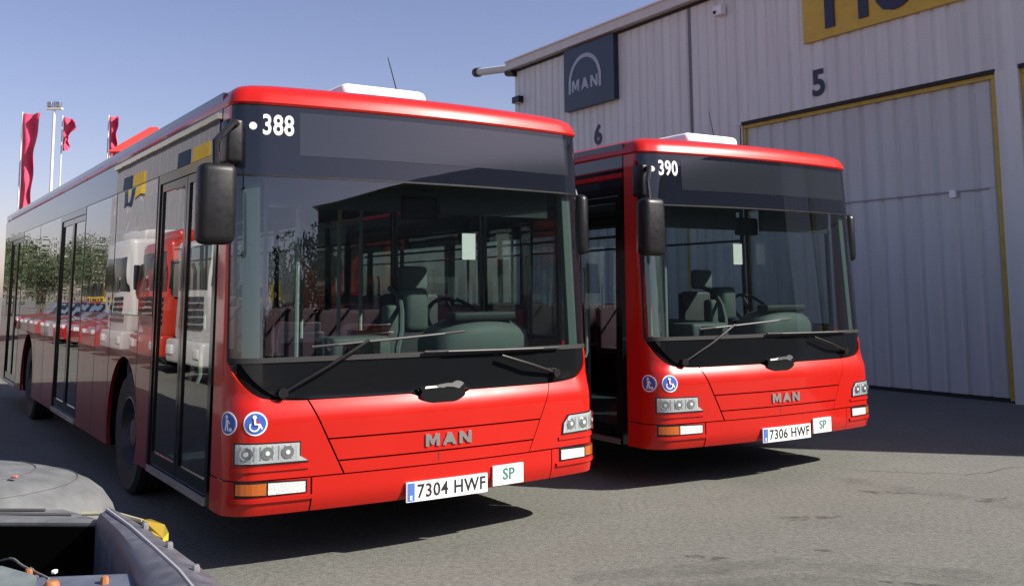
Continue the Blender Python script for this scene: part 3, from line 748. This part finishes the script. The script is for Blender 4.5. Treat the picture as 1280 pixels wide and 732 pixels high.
for a, b in ((13.155, 13.495), (1.70, 1.745), (6.555, 6.6), (8.05, 8.095)):
    t = MB(); hb(t, a, b, 0, DH, -.14, .02 if b - a > .2 else -.02, CL1 if b - a > .2 else GREY); t.build('door_post', hang)
t = MB(); vs = [H(s, z, d) for z in (0, DH) for s, d in ((0, -.3), (SE, -.3))]; t.add(vs, [(0, 1, 3, 2)], DKG); t.build('wall_backing', hang)
# bay numbers
NAVY = mat('navy_lettering', (.012, .014, .05), .5)
def wtext(mb, txt, s, z, size, m, d, bold=0, xs=1, ext=.003, shear=0, spacing=1):
    vs, fs = text_mesh(txt, size, bold, ext, xs, spacing=spacing)
    mb.add([H(s + v.x, z + v.y, d + v.z) for v in vs], fs, m)
for txt, s in (("5", 9.97), ("6", 3.60)):
    t = MB(); wtext(t, txt, s, 5.085, .62, NAVY, .012, bold=.018); t.build('bay_number', hang)
# signs
SG = mat('sign_navy', (.012, .026, .055), .4, var=.15, vscale=2)
sg = empty('truck_maker_sign', WO + H(3.42, 5.79, 0)); O3 = H(3.42, 5.79, 0)
tag(sg, 'square dark blue sign with a white arch over the letters MAN on the hangar', 'sign')
def rebuild(mb, name, parent, org): 
    mb.v = [tuple(Vector(v) - org) for v in mb.v]; return mb.build(name, parent)
t = MB(); hb(t, 2.46, 4.40, 5.79, 7.26, .012, .14, SG); rebuild(t, 'sign_board', sg, O3)
PALE = mat('sign_pale', (.34, .38, .45), .5)
t = MB(); c0, cz = 3.30, 6.40; n = 28; ro, ri = .64, .545
arc = [(c0 + ro * math.cos(R(180 * k / n)), cz + 1.0 * ro * math.sin(R(180 * k / n))) for k in range(n + 1)] + [(c0 + ri * math.cos(R(180 - 180 * k / n)), cz + ri * math.sin(R(180 - 180 * k / n))) for k in range(n + 1)]
prism(arc, .142, .150, PALE, t, lambda a, b, d: H(a, b, d)); 
for x0 in (c0 - ro, c0 + ri): hb(t, x0, x0 + .095, 6.17, 6.40, .142, .150, PALE)
block_word(t, "MAN", c0, 6.20, .27, .30, .07, PALE, .150, .008, H)
rebuild(t, 'emblem', sg, O3)
sy = empty('yellow_sign', WO + H(12, 5.82, 0)); O4 = H(12, 5.82, 0)
tag(sy, 'yellow sign with big dark blue letters high on the hangar wall above bay 5', 'sign')
t = MB(); hb(t, 9.72, 12.85, 5.83, 7.25, .012, .06, mat('sign_yellow', (.55, .37, .03), .5, var=.1)); rebuild(t, 'sign_board', sy, O4)
t = MB(); vs, fs = text_mesh("Flet", 1.42, .03, .01, 1.0, align='LEFT', spacing=1.06); mx_ = min(v.x for v in vs); my_ = min(v.y for v in vs); t.add([H(10.22 + v.x - mx_, 5.97 + v.y - my_, .075 + v.z) for v in vs], fs, NAVY); rebuild(t, 'lettering', sy, O4)
# lamps, camera
def hlamp(name, s, z, label, cat):
    e = empty(name, WO + H(s, z, 0)); tag(e, label, cat); return e, H(s, z, 0)
e, o3 = hlamp('wall_lamp', .2, 6.47, 'small dark lamp on the hangar wall corner below the gutter', 'lamp')
t = MB(); hb(t, .10, .42, 6.40, 6.56, .01, .16, PLAS); rebuild(t, 'lamp_housing', e, o3); t = MB(); hb(t, .13, .39, 6.385, 6.398, .03, .14, mat('lamp_glass', (.5, .5, .45), .3)); rebuild(t, 'lamp_glass', e, o3)
e, o3 = hlamp('security_camera', 7.69, 6.94, 'small white security camera box high on the hangar wall', 'camera')
t = MB(); hb(t, 7.58, 7.80, 6.85, 7.03, .01, .14, WHT); rebuild(t, 'camera_housing', e, o3); t = MB(); hb(t, 7.60, 7.66, 6.88, 6.94, .142, .16, PLAS); rebuild(t, 'camera_lens', e, o3)
e, o3 = hlamp('floodlight', 0, 7.42, 'floodlight on a pale arm reaching out past the hangar corner', 'lamp')
t = MB(); t.tube([H(.0, 7.30, .05), H(-.35, 7.42, .05), H(-1.85, 7.62, .05)], .10, GREY, 10); rebuild(t, 'arm', e, o3)
t = MB(); t.tube([H(-1.80, 7.615, .05), H(-2.0, 7.64, .05)], .13, PLAS, 10); rebuild(t, 'lamp_head', e, o3)
t = MB(); t.tube([H(-.3, 7.3, .05), H(.1, 7.22, .05)], .10, PLAS, 8); rebuild(t, 'bracket', e, o3)

# ------------------------------------------------------------------ flags and lamp mast behind the bus
FR = mat('flag_cloth', (.62, .055, .12), .8, var=.1, vscale=1); FRT = mat('red_canopy', (.62, .05, .04), .7)
def flag(x, y, z0, z1, w0, w1, label, curl=0, poleh=None):
    e = empty('flagpole', (x, y, 0)); tag(e, label, 'flag', 'red flags flying behind the bus')
    t = MB(); t.tube([(0, 0, 0), (0, 0, z1 + .1)], .05, mat('pole_white', (.6, .6, .6), .4), 8, r2=.035); t.build('pole', e)
    t = MB(); n = 26; m = 10; vs = []; fs = []
    for k in range(2):
        for j in range(n + 1):
            q = j / n; w = w0 + (w1 - w0) * q ** 1.5
            for i in range(m + 1):
                p = i / m
                if curl: w = w0 + (w1 - w0) * max(0, min(1, (q - .55) / .2))
                vs.append((.06 + w * p + .05 * math.sin(5 * q) * p, (.16 * math.sin(8 * p + 4 * q) + .08 * math.sin(19 * q + 5 * p)) * (.2 + p) + .01 * k, z0 + (z1 - z0) * q - curl * p * p * (1 if q > .5 else q)))
    N = (n + 1) * (m + 1)
    for j in range(n):
        for i in range(m):
            a = j * (m + 1) + i; fs.append((a, a + 1, a + m + 2, a + m + 1)); fs.append((N + a, N + a + m + 1, N + a + m + 2, N + a + 1))
    t.add(vs, fs, FR, True); t.build('cloth', e)
flag(-25.45, 50, 4.9, 10.95, .42, 1.02, 'tall narrow red flag hanging from its pole, leftmost above the bus roof')
flag(-23.35, 50, 9.0, 10.75, .24, .74, 'short red flag curling from a pole right beside the lamp mast', .25)
flag(-20.95, 50, 8.0, 10.75, .28, .62, 'narrow red flag nearest the bus front, rising just over the roofline')
e = empty('lamp_mast', (-23.8, 50, 0)); tag(e, 'thin white floodlight mast standing between two red flags', 'street lamp')
t = MB(); t.tube([(0, 0, 0), (0, 0, 11.2)], .08, mat('mast_white', (.7, .7, .7), .4), 10, r2=.07); t.build('pole', e)
t = MB(); t.box(-.42, .42, -.1, .1, 11.15, 11.25, GREY)
t.box(-.34, -.10, -.12, .1, 11.28, 11.55, ALU, .02); t.box(.10, .34, -.12, .1, 11.28, 11.55, ALU, .02); t.box(-.03, .03, -.03, .03, 11.2, 11.6, ALU); t.build('lamp_head', e)
# red tent roof seen over the bus
e = empty('red_marquee', (-18.6, 50, 0)); tag(e, 'red peaked roof of a marquee showing just above the bus roofline', 'marquee')
t = MB(); t.add([(-1.7, -1.6, 8.7), (1.7, -1.6, 8.7), (1.7, 1.6, 8.7), (-1.7, 1.6, 8.7), (-.2, 0, 10.2), (.2, 0, 10.2)], [(0, 1, 5, 4), (1, 2, 5), (2, 3, 4, 5), (3, 0, 4)], FRT); t.build('roof', e)
for x in (-1.6, 1.6):
    for y in (-1.5, 1.5):
        t = MB(); t.tube([(x, y, 0), (x, y, 8.75)], .04, GREY, 8); t.build('leg', e)

# ------------------------------------------------------------------ the yard around (left of and behind the camera, seen in the glass)
c1, s1 = math.cos(YAW1), math.sin(YAW1)
def L(x, y): return (-.44 + c1 * x - s1 * y, 6.2835 + s1 * x + c1 * y)
def yard(name, x, y, rz=0):
    a, b = L(x, y); return empty(name, (a, b, 0), YAW1 + rz)
DGL = mat('vehicle_glass', (.015, .018, .02), .06, spec=.8)
def vwheels(e, xs, w, r, wd=.24):
    for y in xs:
        for s in (-1, 1):
            t = MB(); M_ = Matrix.Translation((s * (w / 2 - wd / 2), y, r))
            t.lathe([(.55 * r, -wd / 2), (.94 * r, -wd / 2), (r, -wd / 3), (r, wd / 3), (.94 * r, wd / 2), (.55 * r, wd / 2)], RUB, 24, M_)
            t.lathe([(.56 * r, -.08), (.5 * r, .02), (.5 * r, -.02), (.0, -.02)] if 0 else [(.56 * r, wd / 2 * s), (.45 * r, wd / 4 * s), (0, wd / 4 * s)], ALU, 24, M_)
            t.build('wheel', e)
def truck(x, y, rz, cabc, boxc, label, h=3.1, blen=5.5):
    """front faces local -y"""
    e = yard('parked_truck', x, y, rz); tag(e, label, 'truck', 'lorries parked across the yard')
    t = MB(); t.box(-1.22, 1.22, 0, 2.0, .75, h - .25, cabc, .12); t.box(-1.1, 1.1, .25, 1.9, h - .3, h, cabc, .1); t.build('cab', e)
    t = MB(); t.box(-1.08, 1.08, -.02, .04, 1.75, 2.6, DGL, .02); t.build('windscreen', e)
    t = MB()
    for k in range(5): t.box(-.75, .75, -.03, .02, 1.02 + .13 * k, 1.10 + .13 * k, PLAS)
    t.build('grille', e)
    t = MB(); t.box(-1.24, 1.24, -.14, .2, .35, .80, cabc, .06); t.build('bumper', e)
    for s in (-1, 1):
        t = MB(); t.box(min(s * .75, s * 1.12), max(s * .75, s * 1.12), -.17, -.12, .5, .68, LENSG if 0 else mat('truck_lamp', (.6, .6, .6), .15), .02); t.build('headlight', e)
        t = MB(); t.box(min(s * 1.3, s * 1.45), max(s * 1.3, s * 1.45), -.02, .1, 1.8, 2.4, PLAS, .03); t.build('mirror', e)
        t = MB(); t.box(min(s * 1.2, s * 1.235), max(s * 1.2, s * 1.235), .35, 1.25, 1.75, 2.45, DGL); t.build('side_window', e)
    t = MB(); t.box(-1.22, 1.22, 2.25, 2.25 + blen, 1.0, h + .2, boxc, .03); t.build('cargo_box', e)
    t = MB(); t.box(-.5, .5, .5, 2.2 + blen, .6, 1.0, UND); t.build('chassis', e)
    vwheels(e, (1.0, 2.2 + blen * .75), 2.4, .5)
TR_R = mat('truck_red', (.42, .03, .012), .35, coat=1); TR_W = mat('truck_white', (.50, .50, .49), .4, coat=.5); TR_Y = mat('truck_yellow', (.50, .32, .02), .4)
def car(x, y, rz, c, label):
    e = yard('parked_car', x, y, rz); tag(e, label, 'car', 'cars parked along the far side of the yard')
    lo = [(-2.1, .28), (-2.12, .62), (-1.95, .78), (-1.0, .92), (2.0, .98), (2.1, .75), (2.1, .28)]
    t = MB(); prism(lo, -.86, .86, c, t, lambda a, b, d: Vector((d, a, b))); t.build('body', e)
    up_ = [(-.95, .90), (-.25, 1.40), (1.1, 1.44), (1.95, .96)]
    t = MB(); prism(up_, -.70, .70, DGL, t, lambda a, b, d: Vector((d * (1 - .12 * max(0, (b - .9))), a, b))); t.build('windows', e)
    t = MB(); prism([(-.3, 1.41), (1.12, 1.45), (1.1, 1.48), (-.25, 1.44)], -.68, .68, c, t, lambda a, b, d: Vector((d, a, b))); t.build('roof', e)
    for s in (-1, 1):
        t = MB(); t.box(min(s * .5, s * .8), max(s * .5, s * .8), -2.16, -2.08, .6, .72, mat('truck_lamp', (.6, .6, .6), .15), .015); t.build('headlight', e)
    vwheels(e, (-1.3, 1.35), 1.74, .31, .2)
# trucks seen in the door glass: they face the bus
truck(-4.8, 17.2, R(-90) + math.pi, TR_R, TR_W, 'red lorry with a white box parked across the yard')
truck(-4.8, 20.6, R(-90) + math.pi, TR_W, TR_W, 'all white lorry parked beside the red one', 3.3)
truck(-4.7, 13.6, R(-90) + math.pi, TR_W, TR_R, 'white cabbed lorry with a red box parked across the yard', 3.0)
k = 0
CR = mat('car_red', (.36, .015, .012), .3, coat=1); CW = mat('car_silver', (.45, .46, .47), .3, metal=.5, coat=1); CB = mat('car_grey', (.10, .11, .12), .3, coat=1)
for i, (y, c, nm) in enumerate(((24.2, CR, 'red'), (27.0, CR, 'red'), (29.6, CR, 'red'), (32.4, CW, 'silver'), (35.2, CR, 'red'), (38.0, CB, 'dark grey'), (41, CR, 'red'))):
    place = ('next to the white lorry', 'second beyond the white lorry', 'third beyond the white lorry', 'between two red cars', 'beyond the silver one', 'between two red cars', 'last of the row')[i]
    car(-6.9, y, R(90), c, f'{nm} hatchback parked {place} across the yard')
for i, (x, y) in enumerate(((-11, 62), (-11.5, 67), (-12, 72.5))):
    truck(x - 1, y, R(90), TR_Y, TR_Y, ('yellow lorry nearest in the far line of yellow lorries', 'yellow lorry in the middle of the far line', 'yellow lorry at the far end of the line')[i], 2.6, 4)
# facade along the left side of the yard
YB = clad_mat('yard_cladding', (.33, .33, .35), (.26, .26, .28))
e = yard('yard_building', -14.5, 46, 0); tag(e, 'tall grey industrial building with yellow signs along the left side of the yard', 'building')
t = MB()
n = 26; pr = []
for k in range(n):
    a = 26 * k / n; pr += [(a, 0), (a + .94, 0), (a + .95, -.03), (a + .99, -.03)]
pr.append((26, 0)); vs = [(d, a, z) for z in (0, 11.2) for a, d in pr]; kk = len(pr); t.add(vs, [(i, i + 1, kk + i + 1, kk + i) for i in range(kk - 1)], YB)
t.box(-12, -.1, 0, 26, 0, 11.1, YB); t.build('wall', e)
t = MB(); t.box(-12.2, .2, -.2, 26.2, 11.2, 11.5, GREY); t.build('roof', e)
for a in (1.5, 16.5): t = MB(); t.box(0, .12, a, a + 3.2, 8.6, 10.2, mat('sign_yellow', (.55, .37, .03), .5)); t.build('sign_panel', e)
for a in (5.6, 20.6): t = MB(); t.box(0, .1, a, a + 2.4, 8.2, 10.3, SG); t.build('sign_panel', e)
for a in (3, 11, 19): t = MB(); t.box(0, .08, a, a + 4.6, 0, 5, mat('shutter', (.25, .25, .27), .5)); t.build('shutter_door', e)
# big shaded shed behind the camera
def big(name, x0, x1, y, h, d, label, m=CL1):
    e = yard(name, x0, y, 0); tag(e, label, 'building'); w = x1 - x0
    t = MB(); t.box(0, w, -d, 0, 0, h, m); t.build('wall', e)
    t = MB(); t.add([(-.4, .4, h), (w + .4, .4, h), (w + .4, -d - .4, h), (-.4, -d - .4, h), (-.4, -d / 2, h + 1.4), (w + .4, -d / 2, h + 1.4)], [(0, 1, 5, 4), (2, 3, 4, 5), (0, 4, 3), (1, 2, 5), (0, 3, 2, 1)], GREY); t.build('roof', e)
    for k in range(int(w // 8)):
        t = MB(); t.box(2 + 8 * k, 7 + 8 * k, 0, .06, 0, 5, mat('shutter_dark', (.10, .10, .11), .5)); t.build('shutter_door', e)
    return e
DSH = mat('dark_cladding', (.07, .075, .07), .7, var=.2, vscale=.5)
def big_at(x, y, rz, w, h, d, label, m):
    o = big('workshop', 0, w, 0, h, d, label, m); a, b = L(x, y); o.location = (a, b, 0); o.rotation_euler = (0, 0, YAW1 + rz)
big_at(5.0, -31.6, math.atan2(14.8, 18.5), 42, 8.8, 16, 'dark clad workshop across the yard behind the camera', DSH)
truck(1.6, -17.5, math.pi, TR_W, TR_R, 'white lorry with a red box parked behind the camera')
truck(6.0, -18.5, math.pi, TR_R, TR_W, 'red lorry with a white box parked behind the camera')

# trees: hedge line beyond the yard
LEAF = mat('leaf', (.045, .07, .025), .7, var=.5, vscale=1.5); BARK = mat('bark', (.09, .07, .05), .9)
def tree(x, y, h, r, seed, label, name='yard_tree'):
    rnd = random.Random(seed); a, b = L(x, y); e = empty(name, (a, b, 0)); tag(e, label, 'tree', 'trees beyond the yard')
    t = MB(); t.tube([(0, 0, 0), (.1, 0, h * .4), (0, .1, h * .75)], .22, BARK, 8, r2=.07)
    for k in range(5):
        q = rnd.uniform(0, 6.28); t.tube([(.05, 0, h * .4), (r * .5 * math.cos(q), r * .5 * math.sin(q), h * .65)], .09, BARK, 6, r2=.03)
    t.build('trunk', e)
    cl = [(rnd.uniform(-r, r) * .6, rnd.uniform(-r, r) * .6, rnd.uniform(h * .42, h * .88), rnd.uniform(.35, .6) * r) for _ in range(14)]
    vs = []; fs = []
    for k in range(5200):
        c = rnd.choice(cl); v = Vector((rnd.gauss(0, 1), rnd.gauss(0, 1), rnd.gauss(0, 1))).normalized() * c[3] * rnd.uniform(.6, 1.05)
        p = Vector(c[:3]) + v; u = Vector((rnd.gauss(0, 1), rnd.gauss(0, 1), rnd.gauss(0, 1))).normalized(); w = u.orthogonal().normalized(); z = rnd.uniform(.08, .16)
        i = len(vs); vs += [p - u * z, p + w * z * .5, p + u * z, p - w * z * .5]; fs.append((i, i + 1, i + 2, i + 3))
    t = MB(); t.add(vs, fs, LEAF); t.build('crown', e)
for i, (x, y, h, r) in enumerate(((-10, 92, 7, 4), (-17, 95, 8, 4.5), (-24, 96, 6.5, 4), (-11.5, 84, 5.5, 3.2), (-4, 100, 6, 3.5), (3.2, -29, 7.2, 2.6), (0.6, -33, 5.2, 2.2))):
    tree(x, y, h, r, i, ('tree right of the yellow lorries', 'tallest tree in the line beyond the yellow lorries', 'tree furthest left in the line beyond the yard', 'lower tree just behind the yellow lorries', 'tree beyond the rear of the bus', 'taller tree close to the dark workshop behind the camera', 'smaller tree behind the camera away from the workshop')[i])
# white van beyond the bus's tail
e = yard('parked_van', -2.2, 36, R(8)); tag(e, 'white van with blue side stripe parked beyond the tail of the left bus', 'van')
t = MB(); prism([(-2.6, .35), (-2.65, .9), (-2.3, 1.15), (-1.6, 1.25), (-1.0, 2.1), (-.6, 2.35), (2.6, 2.4), (2.65, .35)], -.98, .98, TR_W, t, lambda a, b, d: Vector((d * (1 - .06 * max(0, b - 1.2)), a, b))); t.build('body', e)
t = MB(); prism([(-1.62, 1.29), (-1.06, 2.06), (-1.03, 2.10), (-1.68, 1.29)], -.85, .85, DGL, t, lambda a, b, d: Vector((d, a - .02, b))); t.build('windscreen', e)
for s in (-1, 1):
    t = MB(); t.box(min(s * .985, s * .992), max(s * .985, s * .992), -2.2, 2.6, .95, 1.12, BLUE); t.build('stripe', e)
    t = MB(); t.box(min(s * .95, s * .965), max(s * .95, s * .965), -1.0, 0, 1.35, 2.0, DGL); t.build('side_window', e)
vwheels(e, (-1.8, 1.7), 1.96, .34, .22)

# ------------------------------------------------------------------ stripped van front in the near corner
WG = mat('worn_grey_paint', (.115, .12, .12), .55, var=.25, vscale=9, bump=.1, bscale=30); WD2 = mat('dull_grey_rail', (.085, .085, .10), .5, var=.35, vscale=16)
CAV = mat('cavity_shade_black', (.003, .003, .003), .95, spec=0); RUST = mat('orange_bolt', (.30, .11, .035), .6, var=.3, vscale=30); YC = mat('yellow_clip', (.50, .34, .02), .5)  # cavity colour is near black to paint in the shade inside the bay
WB = Vector((-1.6, 3.6, 0)); e = empty('stripped_vehicle', WB); tag(e, 'stripped grey vehicle front with an open black bay, bolts and loose cables, bottom left corner', 'vehicle wreck')
def P3(x, y, z=.70): return Vector((x, y, z)) - WB
def slab(name, top, z0, m, th=.0, smooth=False):
    """closed body: polygon 'top' (x,y,z) dropped to z0"""
    t = MB(); n = len(top); vs = [P3(*p) for p in top] + [P3(p[0], p[1], z0) for p in top]
    t.add(vs, [tuple(range(n)), tuple(range(2 * n - 1, n - 1, -1))] + [(i, n + i, n + (i + 1) % n, (i + 1) % n) for i in range(n)], m, smooth); return t
# bonnet dome behind the bay
t = MB(); vs = []; fs = []; nu, nv = 28, 14
rings_ = [(1.06, .10), (1.05, .35), (1.02, .50), (.98, .60), (.93, .66), (.87, .70), (.79, .732), (.69, .758), (.57, .78), (.44, .797), (.30, .809), (.15, .817), (.02, .82)]
nu = 56
for r_, z_ in rings_:
    for i in range(nu): vs.append(P3(-2.72 + .86 * r_ * math.cos(2 * math.pi * i / nu), 4.60 + .66 * r_ * math.sin(2 * math.pi * i / nu), z_))
for j in range(len(rings_) - 1):
    for i in range(nu): i2 = (i + 1) % nu; fs.append((j * nu + i, j * nu + i2, (j + 1) * nu + i2, (j + 1) * nu + i))
fs.append(tuple((len(rings_) - 1) * nu + i for i in range(nu)))
t.add(vs, fs, WG, True); fender = t.build('fender', e)
for r_, z_ in ((.79, .733), (.57, .781)):
    b = MB(); b.tube([P3(-2.72 + .86 * r_ * math.cos(R(a)), 4.60 + .66 * r_ * math.sin(R(a)), z_) for a in range(-100, 60, 8)], .0035, mat('crease_dark', (.07, .07, .07), .6), 5); b.build('crease', fender)
for (x, y, z) in ((-2.45, 4.55, .81), (-2.22, 4.45, .79)):
    b = MB(); b.box(-.014, .014, -.01, .01, -.006, .006, mat('scuff_red', (.35, .12, .10), .6), .004); b.v = [tuple(Vector(v) + P3(x, y, z)) for v in b.v]; b.build('paint_chip', fender)
slab('cowl_panel', [(-2.95, 4.06, .70), (-2.0, 4.05, .705), (-1.66, 4.01, .70), (-1.76, 4.12, .695), (-1.87, 4.25, .68), (-1.98, 4.40, .66), (-2.95, 4.5, .68)], .1, WG).build('cowl_panel', e)
for (x0, y0, x1, y1) in ((-2.3, 4.12, -1.80, 4.09), (-2.4, 4.20, -1.95, 4.18)):
    b = MB(); b.tube([P3(x0, y0, .703), P3(x1, y1, .703)], .007, mat('crease_dark', (.07, .07, .07), .6), 6); b.build('seam', e)
# bay walls
opening = [(-2.75, 4.02), (-1.62, 3.956), (-1.19, 3.30), (-1.54, 3.25), (-1.70, 3.36), (-2.75, 3.36)]
t = MB(); n = len(opening); vs = [P3(x, y, .69) for x, y in opening] + [P3(x, y, .12) for x, y in opening]
t.add(vs, [tuple(range(n, 2 * n))] + [(i, (i + 1) % n, n + (i + 1) % n, n + i) for i in range(n)], CAV); t.build('engine_bay', e)
slab('rear_rim', [(-2.75, 4.02, .70), (-1.62, 3.956, .70), (-1.60, 4.00, .705), (-2.0, 4.05, .71), (-2.75, 4.08, .71)], .685, WG).build('bay_rim', e)
# diagonal rail, rounded section
t = MB(); A = [(-1.60, 3.985), (-1.39, 3.69), (-1.20, 3.40), (-1.02, 3.12), (-.85, 2.82)]; wds = [.055, .075, .095, .115, .13]
vs = []; fs = []; prof = [(-1, -.35), (-1, .0), (-.7, .035), (0, .05), (.6, .03), (1, -.02), (1.25, -.12), (1.4, -.6)]
for k, ((x, y), w) in enumerate(zip(A, wds)):
    nrm = Vector((.86, .51, 0))
    for a, z in prof: p = Vector((x, y, .70)) + nrm * a * w + Vector((0, 0, z if z > -.2 else z)); vs.append(p - WB)
m_ = len(prof)
for k in range(len(A) - 1):
    for i in range(m_ - 1): fs.append((k * m_ + i, (k + 1) * m_ + i, (k + 1) * m_ + i + 1, k * m_ + i + 1))
fs += [tuple(range(m_)), tuple((len(A) - 1) * m_ + i for i in range(m_ - 1, -1, -1))]
t.add(vs, fs, WD2, True); t.build('side_rail', e)
b = MB(); b.tube([P3(x - .012, y - .006, .745) for x, y in A], .007, mat('rail_edge', (.28, .28, .29), .5), 6); b.build('rail_edge', e)
for k, ((x, y), w) in enumerate(zip(A[1:], wds[1:])):
    b = MB(); b.lathe([(0, .006), (.010, .005), (.013, -.003), (.013, -.02)], mat('screw_grey', (.3, .3, .3), .4, metal=.6), 8, Matrix.Translation(P3(x + .03, y + .02, .752)) @ Matrix.Rotation(R(-90), 4, 'Y')); b.build('screw', e)
slab('front_panel', [(-1.55, 3.255, .69), (-1.19, 3.30, .69), (-1.02, 2.98, .66), (-1.40, 2.90, .66)], .3, mat('panel_blue_grey', (.08, .09, .12), .45, var=.3, vscale=12)).build('front_panel', e)
slab('lower_panel', [(-2.3, 3.36, .69), (-1.70, 3.355, .70), (-1.53, 3.24, .70), (-1.38, 2.9, .68), (-2.3, 2.9, .68)], .3, mat('panel_pale', (.14, .165, .16), .5, var=.2, vscale=10)).build('lower_panel', e)
for (x, y, z, r) in ((-1.585, 3.30, .70, .013), (-1.45, 3.175, .697, .024), (-1.30, 3.21, .70, .014), (-1.175, 3.29, .718, .012), (-1.15, 3.20, .712, .018)):
    b = MB(); b.lathe([(0, .02), (r * .8, .02), (r, .012), (r, -.03), (0, -.03)] if 0 else [(0, .006), (r * .7, .005), (r, -.004), (r, -.03)], RUST, 8, Matrix.Translation(P3(x, y, z)) @ Matrix.Rotation(R(-90), 4, 'Y')); b.build('bolt', e)
for pts in ([(-1.95, 3.70, .60), (-1.80, 3.60, .66), (-1.66, 3.42, .68), (-1.49, 3.24, .69)], [(-1.95, 3.52, .62), (-1.75, 3.47, .655), (-1.62, 3.36, .66), (-1.60, 3.28, .69)], [(-1.85, 3.78, .50), (-1.70, 3.55, .64), (-1.56, 3.38, .60)]):
    b = MB(); sp_ = []
    for k in range(13):
        q = k / 12 * (len(pts) - 1); i = min(int(q), len(pts) - 2); f_ = q - i; g = [P3(*pts[max(i - 1, 0)]), P3(*pts[i]), P3(*pts[i + 1]), P3(*pts[min(i + 2, len(pts) - 1)])]; sp_.append(.5 * (2 * g[1] + (g[2] - g[0]) * f_ + (2 * g[0] - 5 * g[1] + 4 * g[2] - g[3]) * f_ ** 2 + (3 * g[1] - g[0] - 3 * g[2] + g[3]) * f_ ** 3))
    b.tube(sp_, .0045, mat('cable_grey', (.14, .135, .12), .6), 6); b.build('cable', e)
b = MB(); b.box(-.008, .008, -.010, .010, -.006, .006, LETW, .003); b.v = [tuple(Vector(v) + P3(-1.56, 3.43, .66)) for v in b.v]; b.build('white_connector', e)
b = MB(); b.tube([P3(-1.74, 4.05, .715), P3(-1.60, 4.03, .72), P3(-1.44, 3.90, .718)], .008, mat('pale_yellow', (.42, .39, .25), .6), 6); b.build('trim_strip', e)
YP = [(-1.44, 3.90, .724), (-1.40, 3.875, .732), (-1.32, 3.80, .728), (-1.27, 3.70, .722), (-1.28, 3.67, .71), (-1.325, 3.71, .712), (-1.38, 3.81, .71)]
b = MB(); n_ = len(YP); b.add([P3(*p) for p in YP] + [P3(p[0], p[1], .695) for p in YP], [tuple(range(n_ - 1, -1, -1)), tuple(range(n_, 2 * n_))] + [(i, (i + 1) % n_, n_ + (i + 1) % n_, n_ + i) for i in range(n_)], YC); b.build('yellow_clip', e)
